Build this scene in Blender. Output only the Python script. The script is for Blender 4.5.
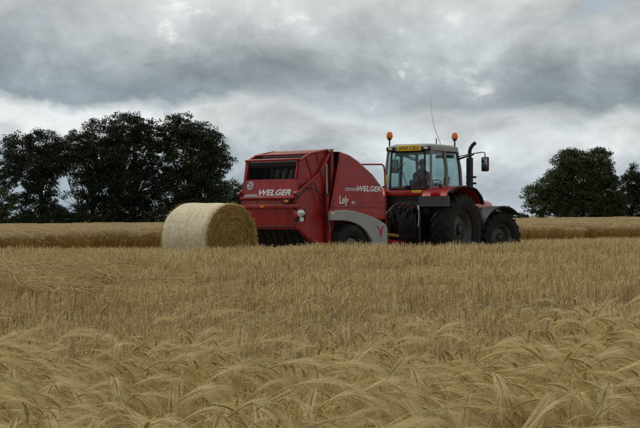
import bpy, bmesh, math, random
import numpy as np
from mathutils import Vector, Matrix, Euler

for o in list(bpy.data.objects):
    bpy.data.objects.remove(o)
S = bpy.context.scene
C = S.collection
R = math.radians
PI = math.pi

# ------------------------------------------------------------------ camera
EYE = 1.45
cam_d = bpy.data.cameras.new('camera')
cam_d.sensor_width = 36
cam_d.lens = 72.2
cam_d.clip_start = 0.1
cam_d.clip_end = 9000
cam = bpy.data.objects.new('camera', cam_d)
C.objects.link(cam)
cam.location = (0, 0, EYE)
cam.rotation_euler = (R(90), 0, 0)
S.camera = cam

# ------------------------------------------------------------------ world: broken overcast over a physical sky
SKY_OFF = (7.7, 2.2, 1.0)
SUN_EL, SUN_AZ = 48.0, -48.0          # azimuth from +Y (the view direction), negative = to the left
W = bpy.data.worlds.new('World')
S.world = W
W.use_nodes = True
nt = W.node_tree
nt.nodes.clear()


class NG:
    """tiny helper to write node trees"""
    def __init__(s, tree): s.t = tree
    def n(s, typ, **kw):
        nd = s.t.nodes.new(typ)
        for k, v in kw.items():
            setattr(nd, k, v)
        return nd
    def link(s, a, b): s.t.links.new(a, b)
    def put(s, sock, v):
        if isinstance(v, bpy.types.NodeSocket): s.link(v, sock)
        else: sock.default_value = v
    def math(s, op, a, b=None, c=None, clamp=False):
        nd = s.n('ShaderNodeMath', operation=op); nd.use_clamp = clamp
        s.put(nd.inputs[0], a)
        if b is not None: s.put(nd.inputs[1], b)
        if c is not None: s.put(nd.inputs[2], c)
        return nd.outputs[0]
    def noise(s, vec, scale, detail=4, rough=0.55, dist=0.0, out=0):
        nd = s.n('ShaderNodeTexNoise')
        if vec is not None: s.link(vec, nd.inputs['Vector'])
        nd.inputs['Scale'].default_value = scale
        nd.inputs['Detail'].default_value = detail
        nd.inputs['Roughness'].default_value = rough
        nd.inputs['Distortion'].default_value = dist
        return nd.outputs[out]
    def ramp(s, fac, stops, interp='LINEAR'):
        nd = s.n('ShaderNodeValToRGB')
        cr = nd.color_ramp; cr.interpolation = interp
        while len(cr.elements) < len(stops): cr.elements.new(0.5)
        for e, (p, col) in zip(cr.elements, stops):
            e.position = p
            e.color = (col, col, col, 1) if not isinstance(col, (tuple, list)) else (*col, 1)
        s.put(nd.inputs[0], fac)
        return nd.outputs[0]
    def mix(s, fac, a, b, blend='MIX'):
        nd = s.n('ShaderNodeMix', data_type='RGBA', blend_type=blend)
        s.put(nd.inputs[0], fac)
        for sk, v in ((nd.inputs[6], a), (nd.inputs[7], b)):
            if isinstance(v, (tuple, list)): sk.default_value = (*v[:3], 1)
            else: s.put(sk, v)
        return nd.outputs[2]
    def maprange(s, v, a, b, c, d, smooth=True):
        nd = s.n('ShaderNodeMapRange')
        nd.interpolation_type = 'SMOOTHSTEP' if smooth else 'LINEAR'
        s.put(nd.inputs[0], v)
        for i, x in enumerate((a, b, c, d)): nd.inputs[i + 1].default_value = x
        return nd.outputs[0]
    def vec(s, x, y, z):
        nd = s.n('ShaderNodeCombineXYZ')
        for i, v in enumerate((x, y, z)): s.put(nd.inputs[i], v)
        return nd.outputs[0]


g = NG(nt)
tc = g.n('ShaderNodeTexCoord')
sep = g.n('ShaderNodeSeparateXYZ'); g.link(tc.outputs['Generated'], sep.inputs[0])
dx, dy, dz = sep.outputs
zc = g.math('MAXIMUM', dz, 0.0)
# clouds are laid out on a flattened dome: lumps shrink towards the horizon
den = g.math('ADD', zc, 0.60)
P = g.vec(g.math('DIVIDE', dx, den), g.math('DIVIDE', dy, den), g.math('MULTIPLY', zc, 0.8))
Pmap = g.n('ShaderNodeMapping'); g.link(P, Pmap.inputs[0]); Pmap.inputs['Location'].default_value = SKY_OFF
Pv = Pmap.outputs[0]
Pm2 = g.n('ShaderNodeMapping'); g.link(Pv, Pm2.inputs[0]); Pm2.inputs['Location'].default_value = (0.012, -0.036, 0.014)
n_wide = g.noise(Pv, 1.4, 3, 0.5, 0.0)
n_big = g.noise(Pv, 3.0, 5, 0.5, 0.15)
n_mid = g.noise(Pv, 7.0, 9, 0.56, 0.25)
n_up = g.noise(Pm2.outputs[0], 7.0, 9, 0.56, 0.25)
n_fine = g.noise(Pv, 19.0, 8, 0.6, 0.3)
# layered decks: elevation warped by the lumps
el = g.math('ADD', dz, g.math('MULTIPLY', g.math('SUBTRACT', n_mid, 0.5), 0.062))
el = g.math('ADD', el, g.math('MULTIPLY', g.math('SUBTRACT', n_fine, 0.5), 0.022))
el = g.math('ADD', el, g.math('MULTIPLY', g.math('SUBTRACT', n_big, 0.5), 0.085))
el = g.math('ADD', el, g.math('MULTIPLY', dx, 0.035))
deck = g.ramp(g.maprange(el, -0.02, 0.30, 0, 1, False), [
    (0.00, (0.34, 0.405, 0.465)), (0.08, (0.335, 0.40, 0.46)), (0.19, (0.375, 0.43, 0.475)),
    (0.255, (0.64, 0.665, 0.665)), (0.305, (0.61, 0.635, 0.635)), (0.340, (0.22, 0.265, 0.295)),
    (0.40, (0.25, 0.29, 0.315)), (0.48, (0.385, 0.415, 0.425)), (0.60, (0.455, 0.48, 0.48)), (1.0, (0.45, 0.475, 0.475))])
deck = g.mix(g.maprange(n_wide, 0.44, 0.62, 0.0, 0.6), deck, (0.405, 0.445, 0.46))
lump = g.math('ADD', g.math('MULTIPLY', n_big, 0.50), g.math('ADD', g.math('MULTIPLY', n_mid, 0.36), g.math('MULTIPLY', n_fine, 0.14)))
lum = g.maprange(lump, 0.38, 0.62, 0.78, 1.22)
# billows: denser below than above means a lit upper edge
bil = g.math('MULTIPLY', g.math('SUBTRACT', n_mid, n_up), 1.5)
lum = g.math('ADD', lum, g.maprange(bil, -0.22, 0.22, -0.14, 0.14, False))
cloud = g.mix(1.0, deck, g.vec(lum, lum, lum), 'MULTIPLY')
# sunlit edges and thin bright tops
edge = g.maprange(g.math('ADD', g.math('MULTIPLY', n_fine, 0.45), g.math('MULTIPLY', n_mid, 0.55)), 0.55, 0.63, 0.0, 0.85)
edge = g.math('MULTIPLY', edge, g.maprange(n_big, 0.50, 0.62, 0.0, 1.0))
cloud = g.mix(edge, cloud, (0.80, 0.81, 0.78))
sky = g.n('ShaderNodeTexSky', sky_type='NISHITA')
sky.sun_disc = False
sky.sun_elevation = R(SUN_EL)
sky.sun_rotation = R(SUN_AZ)
sky.altitude = 100
skyc = g.mix(1.0, sky.outputs[0], (0.10, 0.10, 0.10), 'MULTIPLY')
gap = g.math('MULTIPLY', g.maprange(dz, 0.11, 0.16, 0.0, 1.0), g.maprange(g.math('ADD', g.math('MULTIPLY', n_mid, 0.6), g.math('MULTIPLY', n_big, 0.4)), 0.35, 0.46, 0.7, 0.0))
tot = g.mix(gap, cloud, skyc)
bg = g.n('ShaderNodeBackground'); g.link(tot, bg.inputs[0]); bg.inputs[1].default_value = 1.0
wo = g.n('ShaderNodeOutputWorld'); g.link(bg.outputs[0], wo.inputs[0])

# ------------------------------------------------------------------ sun (soft, through cloud)
sl = bpy.data.lights.new('sun', 'SUN')
sl.energy = 1.4
sl.angle = R(14)
sl.color = (1.0, 0.95, 0.87)
so = bpy.data.objects.new('sun', sl)
C.objects.link(so)
sd = Vector((math.sin(R(SUN_AZ)) * math.cos(R(SUN_EL)), math.cos(R(SUN_AZ)) * math.cos(R(SUN_EL)), math.sin(R(SUN_EL))))
so.rotation_euler = sd.to_track_quat('Z', 'Y').to_euler()
so.location = (-20, 10, 30)

# ------------------------------------------------------------------ exposure
S.view_settings.view_transform = 'Standard'
S.view_settings.look = 'None'
S.view_settings.exposure = 0.25
S.view_settings.gamma = 1.0
S.view_settings.use_curve_mapping = False
S.cycles.max_bounces = 8
S.cycles.transparent_max_bounces = 12

# ------------------------------------------------------------------ materials
M = {}


def new_mat(name):
    m = bpy.data.materials.new(name); m.use_nodes = True
    m.node_tree.nodes.clear()
    gg = NG(m.node_tree)
    out = gg.n('ShaderNodeOutputMaterial')
    M[name] = m
    return m, gg, out


def mat_paint(name, col, rough=0.4, metal=0.0, dust=0.25, dustcol=(0.30, 0.25, 0.17), coat=0.0, var=0.15, scale=3.0, bump=0.0, spec=0.5):
    m, gg, out = new_mat(name)
    t = gg.n('ShaderNodeTexCoord').outputs['Object']
    b = gg.n('ShaderNodeBsdfPrincipled')
    n1 = gg.noise(t, scale, 6, 0.65)
    n2 = gg.noise(t, scale * 9, 4, 0.6)
    dark = tuple(c * (1 - var * 2) for c in col); lite = tuple(min(1, c * (1 + var)) for c in col)
    c1 = gg.mix(gg.maprange(n1, 0.3, 0.7, 0, 1), dark, lite)
    if dust > 0:
        geo = gg.n('ShaderNodeNewGeometry')
        sx = gg.n('ShaderNodeSeparateXYZ'); gg.link(geo.outputs['Normal'], sx.inputs[0])
        up = gg.maprange(sx.outputs[2], -0.2, 0.9, 0.35, 1.0)
        d = gg.math('MULTIPLY', gg.maprange(gg.math('ADD', gg.math('MULTIPLY', n1, .5), gg.math('MULTIPLY', n2, .5)), 0.38, 0.68, 0.1, 1.0), up)
        c1 = gg.mix(gg.math('MULTIPLY', d, dust), c1, dustcol)
    gg.link(c1, b.inputs['Base Color'])
    gg.link(gg.maprange(n2, 0.2, 0.8, max(0, rough - 0.1), min(1, rough + 0.15)), b.inputs['Roughness'])
    b.inputs['Metallic'].default_value = metal
    b.inputs['Coat Weight'].default_value = coat
    b.inputs['Specular IOR Level'].default_value = spec
    if bump > 0:
        bp = gg.n('ShaderNodeBump'); bp.inputs['Strength'].default_value = bump; bp.inputs['Distance'].default_value = 0.01
        gg.link(n2, bp.inputs['Height']); gg.link(bp.outputs[0], b.inputs['Normal'])
    gg.link(b.outputs[0], out.inputs[0])
    return m


mat_paint('red', (0.31, 0.011, 0.010), 0.42, 0, 0.025, coat=0.15, spec=0.4)
mat_paint('red_tractor', (0.44, 0.016, 0.010), 0.33, 0, 0.04, coat=0.3)
mat_paint('red_dull', (0.14, 0.007, 0.008), 0.55, 0, 0.15)
mat_paint('grey_plastic', (0.014, 0.014, 0.015), 0.6, 0, 0.04, var=0.08, spec=0.2)
mat_paint('flap_grey', (0.075, 0.077, 0.078), 0.6, 0, 0.15, var=0.08)
mat_paint('pale_grey', (0.30, 0.31, 0.30), 0.45, 0, 0.2, var=0.06)
mat_paint('roof_grey', (0.27, 0.275, 0.26), 0.5, 0, 0.3, var=0.06)
mat_paint('pillar_grey', (0.16, 0.17, 0.155), 0.5, 0, 0.2, var=0.06)
mat_paint('black', (0.008, 0.008, 0.009), 0.5, 0, 0.04, var=0.1)
mat_paint('black_gloss', (0.010, 0.010, 0.011), 0.25, 0, 0.05, var=0.1)
mat_paint('belt', (0.006, 0.006, 0.006), 0.8, 0, 0.03)
mat_paint('tyre', (0.012, 0.012, 0.012), 0.85, 0, 0.18, (0.12, 0.10, 0.07), bump=0.3, spec=0.25)
mat_paint('rim_grey', (0.038, 0.038, 0.037), 0.5, 0.2, 0.18)
mat_paint('steel', (0.32, 0.32, 0.32), 0.32, 0.9, 0.2)
mat_paint('chrome', (0.75, 0.75, 0.75), 0.15, 1.0, 0.05)
mat_paint('white', (0.72, 0.72, 0.70), 0.45, 0, 0.12, var=0.03)
mat_paint('mark_grey', (0.42, 0.42, 0.44), 0.45, 0, 0.1, var=0.03)
mat_paint('mark_white', (0.74, 0.72, 0.72), 0.45, 0, 0.08, var=0.03)
mat_paint('mark_black', (0.015, 0.015, 0.015), 0.5, 0, 0.0, var=0.03)
mat_paint('mark_red', (0.42, 0.02, 0.03), 0.45, 0, 0.05, var=0.03)
mat_paint('plate_yellow', (0.80, 0.50, 0.02), 0.4, 0, 0.05, var=0.03)
mat_paint('sticker_yellow', (0.75, 0.50, 0.06), 0.45, 0, 0.1, var=0.05)
mat_paint('shaft_yellow', (0.28, 0.17, 0.02), 0.6, 0, 0.3, var=0.1)
mat_paint('skin', (0.42, 0.22, 0.15), 0.55, 0, 0, var=0.05)
mat_paint('hair', (0.05, 0.035, 0.025), 0.7, 0, 0, var=0.2)
mat_paint('shirt', (0.20, 0.035, 0.035), 0.85, 0, 0, var=0.15)
mat_paint('trousers', (0.035, 0.045, 0.07), 0.85, 0, 0, var=0.15)
mat_paint('hi_vis', (0.62, 0.72, 0.06), 0.7, 0, 0.05, var=0.1)
mat_paint('seat_fabric', (0.03, 0.032, 0.035), 0.85, 0, 0.1, var=0.1)
mat_paint('bark', (0.055, 0.045, 0.035), 0.9, 0, 0, var=0.25, scale=1.5, bump=0.5)
mat_paint('eye_white', (0.7, 0.7, 0.68), 0.3, 0, 0, var=0.02)

m, gg, out = new_mat('amber')
b = gg.n('ShaderNodeBsdfPrincipled'); b.inputs['Base Color'].default_value = (0.80, 0.20, 0.02, 1)
b.inputs['Roughness'].default_value = 0.15; b.inputs['Subsurface Weight'].default_value = 0.4
b.inputs['Subsurface Radius'].default_value = (0.05, 0.02, 0.005); gg.link(b.outputs[0], out.inputs[0])

m, gg, out = new_mat('lamp_lens')
b = gg.n('ShaderNodeBsdfPrincipled'); b.inputs['Base Color'].default_value = (0.55, 0.57, 0.57, 1)
b.inputs['Roughness'].default_value = 0.08; b.inputs['Metallic'].default_value = 0.6; gg.link(b.outputs[0], out.inputs[0])

m, gg, out = new_mat('lamp_red')
b = gg.n('ShaderNodeBsdfPrincipled'); b.inputs['Base Color'].default_value = (0.45, 0.01, 0.01, 1)
b.inputs['Roughness'].default_value = 0.12; gg.link(b.outputs[0], out.inputs[0])

# tinted cab glass: see-through with a dusty film and a sheen
m, gg, out = new_mat('cab_glass')
tr = gg.n('ShaderNodeBsdfTransparent'); tr.inputs[0].default_value = (0.72, 0.81, 0.81, 1)
gl = gg.n('ShaderNodeBsdfGlossy'); gl.inputs['Roughness'].default_value = 0.03; gl.inputs[0].default_value = (0.9, 0.95, 0.95, 1)
df = gg.n('ShaderNodeBsdfDiffuse'); df.inputs[0].default_value = (0.30, 0.31, 0.27, 1)
t = gg.n('ShaderNodeTexCoord').outputs['Object']
geo = gg.n('ShaderNodeNewGeometry'); vd = gg.n('ShaderNodeVectorMath', operation='DOT_PRODUCT'); gg.link(geo.outputs['Incoming'], vd.inputs[0]); gg.link(geo.outputs['Normal'], vd.inputs[1])
sch = gg.math('ADD', gg.math('MULTIPLY', gg.math('POWER', gg.math('SUBTRACT', 1.0, gg.math('ABSOLUTE', vd.outputs['Value'])), 5.0), 0.93), 0.045)
m1 = gg.n('ShaderNodeMixShader'); gg.link(sch, m1.inputs[0]); gg.link(tr.outputs[0], m1.inputs[1]); gg.link(gl.outputs[0], m1.inputs[2])
m2 = gg.n('ShaderNodeMixShader'); gg.link(gg.maprange(gg.noise(t, 5, 5, .6), 0.35, 0.75, 0.01, 0.07), m2.inputs[0])
gg.link(m1.outputs[0], m2.inputs[1]); gg.link(df.outputs[0], m2.inputs[2]); gg.link(m2.outputs[0], out.inputs[0])

m, gg, out = new_mat('mirror_glass')
b = gg.n('ShaderNodeBsdfGlossy'); b.inputs[0].default_value = (0.22, 0.23, 0.24, 1); b.inputs['Roughness'].default_value = 0.03  # dark tint stands in for the reflection of a dark field
gg.link(b.outputs[0], out.inputs[0])


def mat_plant(name, cols, trans=0.25, rough=0.75, objscale=6.0):
    """dry or green plant tissue: colour varies from plant to plant and along it, some light passes through"""
    m, gg, out = new_mat(name)
    oi = gg.n('ShaderNodeObjectInfo')
    t = gg.n('ShaderNodeTexCoord').outputs['Object']
    n1 = gg.noise(t, objscale, 3, 0.6)
    k = gg.math('ADD', gg.math('MULTIPLY', oi.outputs['Random'], 0.65), gg.math('MULTIPLY', n1, 0.35))
    c = gg.ramp(k, [(0.1 + 0.8 * i / max(1, len(cols) - 1), cc) for i, cc in enumerate(cols)])
    d = gg.n('ShaderNodeBsdfPrincipled'); gg.link(c, d.inputs['Base Color']); d.inputs['Roughness'].default_value = rough
    d.inputs['Specular IOR Level'].default_value = 0.25
    tl = gg.n('ShaderNodeBsdfTranslucent'); gg.link(c, tl.inputs[0])
    mx = gg.n('ShaderNodeMixShader'); mx.inputs[0].default_value = trans
    gg.link(d.outputs[0], mx.inputs[1]); gg.link(tl.outputs[0], mx.inputs[2]); gg.link(mx.outputs[0], out.inputs[0])
    return m


mat_plant('barley_awn', [(0.600, 0.478, 0.225), (0.710, 0.580, 0.295), (0.800, 0.673, 0.388)], 0.35)
mat_plant('barley_ear', [(0.25, 0.215, 0.075), (0.38, 0.305, 0.115), (0.52, 0.39, 0.16)], 0.12)
mat_plant('barley_stem', [(0.46, 0.27, 0.06), (0.56, 0.37, 0.11), (0.60, 0.46, 0.20)], 0.25)
mat_plant('barley_leaf', [(0.400, 0.220, 0.038), (0.560, 0.380, 0.102), (0.600, 0.460, 0.170)], 0.35)
mat_plant('stubble_stalk', [(0.560, 0.414, 0.176), (0.660, 0.502, 0.229), (0.740, 0.585, 0.290)], 0.15)
mat_plant('stubble_pale', [(0.700, 0.556, 0.290), (0.780, 0.639, 0.353), (0.850, 0.722, 0.432)], 0.15)
mat_plant('stubble_brown', [(0.340, 0.225, 0.072), (0.450, 0.315, 0.115), (0.560, 0.410, 0.157)], 0.15)
mat_plant('stubble_dark', [(0.200, 0.130, 0.043), (0.290, 0.195, 0.068), (0.370, 0.260, 0.098)], 0.1)
mat_plant('straw', [(0.540, 0.409, 0.176), (0.620, 0.487, 0.229), (0.700, 0.566, 0.299)], 0.25)
mat_plant('straw_brown', [(0.270, 0.155, 0.038), (0.420, 0.265, 0.075), (0.580, 0.400, 0.135)], 0.15, objscale=20)
mat_plant('straw_dark', [(0.15, 0.085, 0.03), (0.21, 0.125, 0.045), (0.28, 0.17, 0.065)], 0.1, objscale=20)
mat_plant('straw_gold', [(0.44, 0.30, 0.08), (0.55, 0.39, 0.13), (0.62, 0.46, 0.18)], 0.15, objscale=20)
mat_plant('far_stem', [(0.46, 0.27, 0.07), (0.54, 0.34, 0.10), (0.58, 0.40, 0.15)], 0.3)
mat_plant('far_ear', [(0.520, 0.400, 0.202), (0.580, 0.449, 0.238), (0.630, 0.507, 0.282)], 0.3)
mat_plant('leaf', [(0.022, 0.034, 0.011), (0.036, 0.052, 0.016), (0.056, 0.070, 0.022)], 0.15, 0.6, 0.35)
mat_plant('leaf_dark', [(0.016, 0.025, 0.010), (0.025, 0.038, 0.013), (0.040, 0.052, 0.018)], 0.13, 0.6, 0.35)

# soil under the straw
m, gg, out = new_mat('soil')
t = gg.n('ShaderNodeTexCoord').outputs['Object']
a = gg.noise(t, 9, 8, 0.7); b_ = gg.noise(t, 60, 5, 0.7); c_ = gg.noise(t, 0.15, 4, 0.6)
base = gg.mix(gg.maprange(gg.math('ADD', gg.math('MULTIPLY', a, .5), gg.math('MULTIPLY', b_, .5)), 0.4, 0.6, 0, 1), (0.085, 0.060, 0.034), (0.36, 0.275, 0.14))
base = gg.mix(gg.math('MULTIPLY', c_, 0.4), base, (0.24, 0.17, 0.08))
bs = gg.n('ShaderNodeBsdfPrincipled'); gg.link(base, bs.inputs['Base Color']); bs.inputs['Roughness'].default_value = 0.95
bp = gg.n('ShaderNodeBump'); bp.inputs['Strength'].default_value = 0.8; bp.inputs['Distance'].default_value = 0.03
gg.link(b_, bp.inputs['Height']); gg.link(bp.outputs[0], bs.inputs['Normal']); gg.link(bs.outputs[0], out.inputs[0])

# net wrap: pale knitted net over straw
m, gg, out = new_mat('net_wrap')
t = gg.n('ShaderNodeTexCoord').outputs['UV']
sp = gg.n('ShaderNodeSeparateXYZ'); gg.link(t, sp.inputs[0])
nn = gg.noise(t, 14, 6, 0.65); nf = gg.noise(t, 120, 4, 0.7)
line = gg.math('SINE', gg.math('MULTIPLY', sp.outputs[1], 2 * PI * 48))
net = gg.maprange(line, 0.2, 0.9, 0.0, 1.0)
strawc = gg.mix(gg.maprange(gg.math('ADD', gg.math('MULTIPLY', nn, .5), gg.math('MULTIPLY', nf, .5)), 0.38, 0.62, 0, 1), (0.42, 0.33, 0.17), (0.68, 0.57, 0.36))
col = gg.mix(gg.math('MULTIPLY', net, gg.maprange(nn, 0.3, 0.7, 0.30, 0.75)), strawc, (0.80, 0.76, 0.63))
bs = gg.n('ShaderNodeBsdfPrincipled'); gg.link(col, bs.inputs['Base Color']); bs.inputs['Roughness'].default_value = 0.8
bp = gg.n('ShaderNodeBump'); bp.inputs['Strength'].default_value = 0.5; bp.inputs['Distance'].default_value = 0.012
gg.link(gg.math('ADD', nf, gg.math('MULTIPLY', nn, 1.5)), bp.inputs['Height']); gg.link(bp.outputs[0], bs.inputs['Normal']); gg.link(bs.outputs[0], out.inputs[0])


# ------------------------------------------------------------------ mesh helpers
class MB:
    def __init__(s): s.v = []; s.f = []; s.m = []; s.cur = 0
    def add(s, verts, faces):
        k = len(s.v)
        s.v += [tuple(p) for p in verts]
        s.f += [tuple(i + k for i in f) for f in faces]
        s.m += [s.cur] * len(faces)
        return s
    def box(s, c, size, rot=None, bev=0.0, seg=2):
        bm = bmesh.new()
        bmesh.ops.create_cube(bm, size=1.0)
        bmesh.ops.scale(bm, vec=size, verts=bm.verts)
        if bev > 0:
            bmesh.ops.bevel(bm, geom=bm.edges[:], offset=min(bev, min(size) * 0.45), segments=seg, profile=0.5, affect='EDGES')
        mt = Matrix.Translation(c)
        if rot: mt = mt @ Euler(rot).to_matrix().to_4x4()
        bmesh.ops.transform(bm, matrix=mt, verts=bm.verts)
        bm.verts.index_update()
        s.add([v.co[:] for v in bm.verts], [[v.index for v in f.verts] for f in bm.faces])
        bm.free(); return s
    def tube(s, pts, r, n=8, cap=True):
        pts = [Vector(p) for p in pts]
        if not isinstance(r, (list, tuple)): r = [r] * len(pts)
        vs = []; fs = []
        up = Vector((0, 0, 1))
        prev = None
        for i, p in enumerate(pts):
            d = (pts[min(i + 1, len(pts) - 1)] - pts[max(i - 1, 0)]).normalized()
            if prev is None:
                a = d.cross(up)
                if a.length < 1e-3: a = d.cross(Vector((1, 0, 0)))
                a.normalize()
            else:
                a = (prev - d * prev.dot(d)).normalized()
            prev = a
            b = d.cross(a)
            for j in range(n):
                t = 2 * PI * j / n
                vs.append(p + (a * math.cos(t) + b * math.sin(t)) * r[i])
        for i in range(len(pts) - 1):
            for j in range(n):
                fs.append((i * n + j, i * n + (j + 1) % n, (i + 1) * n + (j + 1) % n, (i + 1) * n + j))
        if cap:
            fs.append(tuple(range(n - 1, -1, -1)))
            fs.append(tuple((len(pts) - 1) * n + j for j in range(n)))
        return s.add(vs, fs)
    def lathe(s, prof, n=32, axis='X', c=(0, 0, 0), closed=False):
        """prof: (axial, radius) pairs"""
        vs = []; fs = []
        for (a, r) in prof:
            for j in range(n):
                t = 2 * PI * j / n
                p = (a, r * math.cos(t), r * math.sin(t)) if axis == 'X' else ((r * math.cos(t), a, r * math.sin(t)) if axis == 'Y' else (r * math.cos(t), r * math.sin(t), a))
                vs.append((p[0] + c[0], p[1] + c[1], p[2] + c[2]))
        for i in range(len(prof) - 1 + (1 if closed else 0)):
            i2 = (i + 1) % len(prof)
            for j in range(n):
                fs.append((i * n + j, i * n + (j + 1) % n, i2 * n + (j + 1) % n, i2 * n + j))
        if not closed:
            fs.append(tuple(range(n - 1, -1, -1)))
            fs.append(tuple((len(prof) - 1) * n + j for j in range(n)))
        return s.add(vs, fs)
    def prism(s, poly, a, b, axis='X'):
        """polygon in the two other axes, extruded from a to b along axis (X: poly = (y,z))"""
        def P3(t, p): return (t, p[0], p[1]) if axis == 'X' else ((p[0], t, p[1]) if axis == 'Y' else (p[0], p[1], t))
        n = len(poly)
        vs = [P3(a, p) for p in poly] + [P3(b, p) for p in poly]
        fs = [tuple(range(n - 1, -1, -1)), tuple(range(n, 2 * n))]
        fs += [(i, (i + 1) % n, n + (i + 1) % n, n + i) for i in range(n)]
        return s.add(vs, fs)
    def grid(s, fn, nu, nv):
        vs = [fn(i / nu, j / nv) for i in range(nu + 1) for j in range(nv + 1)]
        w = nv + 1
        return s.add(vs, [(i * w + j, i * w + j + 1, (i + 1) * w + j + 1, (i + 1) * w + j) for i in range(nu) for j in range(nv)])
    def ball(s, c, r, n=12, k=8):
        if not isinstance(r, (tuple, list)): r = (r, r, r)
        vs = []; fs = []
        for i in range(k + 1):
            ph = PI * i / k
            for j in range(n):
                t = 2 * PI * j / n
                vs.append((c[0] + r[0] * math.sin(ph) * math.cos(t), c[1] + r[1] * math.sin(ph) * math.sin(t), c[2] + r[2] * math.cos(ph)))
        for i in range(k):
            for j in range(n):
                fs.append((i * n + j, (i + 1) * n + j, (i + 1) * n + (j + 1) % n, i * n + (j + 1) % n))
        return s.add(vs, fs)
    def mesh(s, name, mats, smooth=True, ang=35, fix=True):
        me = bpy.data.meshes.new(name)
        me.from_pydata(s.v, [], s.f)
        for mm in (mats if isinstance(mats, (list, tuple)) else [mats]):
            me.materials.append(M[mm] if isinstance(mm, str) else mm)
        if s.m and max(s.m) > 0:
            me.polygons.foreach_set('material_index', s.m)
        if fix:
            bm = bmesh.new(); bm.from_mesh(me)
            bmesh.ops.remove_doubles(bm, verts=bm.verts, dist=1e-5)
            bmesh.ops.recalc_face_normals(bm, faces=bm.faces)
            bm.to_mesh(me); bm.free()
        if smooth:
            me.polygons.foreach_set('use_smooth', [True] * len(me.polygons))
            me.set_sharp_from_angle(angle=R(ang))
        me.update()
        return me
    def build(s, name, mats, parent=None, smooth=True, ang=35, fix=True):
        o = bpy.data.objects.new(name, s.mesh(name, mats, smooth, ang, fix))
        C.objects.link(o)
        if parent: o.parent = parent
        return o


def tag(o, label=None, cat=None, group=None, kind=None):
    if label: o['label'] = label
    if cat: o['category'] = cat
    if group: o['group'] = group
    if kind: o['kind'] = kind
    return o


def empty(name, loc=(0, 0, 0), rz=0.0):
    o = bpy.data.objects.new(name, None); C.objects.link(o)
    o.location = loc; o.rotation_euler = (0, 0, rz); o.empty_display_size = 0.3
    return o


def text_mesh(body, size, shear=0.0, bold=0.0, spacing=1.0):
    cu = bpy.data.curves.new('t', 'FONT'); cu.body = body; cu.size = size; cu.shear = shear
    cu.offset = bold; cu.space_character = spacing; cu.resolution_u = 3
    o = bpy.data.objects.new('t', cu); C.objects.link(o)
    bpy.context.view_layer.update()
    dg = bpy.context.evaluated_depsgraph_get()
    me = bpy.data.meshes.new_from_object(o.evaluated_get(dg))
    bpy.data.objects.remove(o); bpy.data.curves.remove(cu)
    return me


def lettering(name, body, fn, width, height, mat, parent, shear=0.0, bold=0.0, spacing=1.0, flip=False):
    """flat lettering fitted in width x height and laid on a surface by fn(x, y)"""
    me = text_mesh(body, 1.0, shear, bold, spacing)
    co = np.array([v.co[:] for v in me.vertices])
    lo, hi = co.min(0), co.max(0)
    for v in me.vertices:
        x = (v.co.x - lo[0]) / (hi[0] - lo[0]) * width
        y = (v.co.y - lo[1]) / (hi[1] - lo[1]) * height
        v.co = fn(x, y)
    me.materials.clear(); me.materials.append(M[mat])
    o = bpy.data.objects.new(name, me); C.objects.link(o); o.parent = parent
    return o


# ------------------------------------------------------------------ ground
KN = np.array([(-60, -.5), (0, 0), (9, .02), (11.5, .19), (14, .42), (17.5, .71), (20, .805), (22, .71), (24, .40), (25.5, .27), (27, .16), (30, .12),
               (36, .09), (45, .16), (60, .02), (100, -.2), (150, -.2), (171, -.15), (180, -.4), (230, -3), (400, -5), (6000, -9)])
_fy = np.arange(-60, 260, 0.1)
_fa = np.interp(_fy, KN[:, 0], KN[:, 1])
_k = np.exp(-0.5 * (np.arange(-20, 21) / 8.0) ** 2); _k /= _k.sum()
_fs = np.convolve(np.pad(_fa, 20, mode='edge'), _k, mode='valid')


def ground_h(x, y):
    x = np.asarray(x, float); y = np.asarray(y, float)
    a = np.where(y < 258, np.interp(y, _fy, _fs), np.interp(y, KN[:, 0], KN[:, 1]))
    w = 0.012 * np.sin(x * 1.3 + 0.7 * y) + 0.012 * np.sin(1.1 * y - 0.4 * x)
    return a + 0.0125 * 55 * np.tanh(x / 55) + w * np.clip(1 - (np.abs(y) - 60) / 60, 0, 1)


def H(x, y): return float(ground_h(x, y))


def axis_pts(lim, fine, step, grow):
    p = [0.0]
    while p[-1] < lim:
        st = step if p[-1] < fine else (p[-1] - fine) * grow + step
        p.append(p[-1] + st)
    return p


xs = axis_pts(4000, 24, 0.5, 0.22); xs = sorted([-x for x in xs[1:]] + xs)
ys = [-40 + i for i in range(0, 40)] + axis_pts(5000, 62, 0.5, 0.14)
GX, GY = np.meshgrid(xs, ys, indexing='ij')
GZ = ground_h(GX, GY)
mb = MB()
nv = len(ys)
mb.v = list(zip(GX.ravel().tolist(), GY.ravel().tolist(), GZ.ravel().tolist()))
mb.f = [(i * nv + j, (i + 1) * nv + j, (i + 1) * nv + j + 1, i * nv + j + 1) for i in range(len(xs) - 1) for j in range(nv - 1)]
mb.m = [0] * len(mb.f)
tag(mb.build('ground', 'soil', fix=False), 'straw coloured stubble field soil rising to a low brow', 'ground', kind='structure')

# ------------------------------------------------------------------ scattered crop
rng = np.random.default_rng(7)
random.seed(7)


def variants(name, meshes):
    col = bpy.data.collections.new(name)          # kept out of the scene: only the scatter uses it
    for i, me in enumerate(meshes):
        o = bpy.data.objects.new('%s_piece' % name, me)
        col.objects.link(o)
    return col


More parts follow.
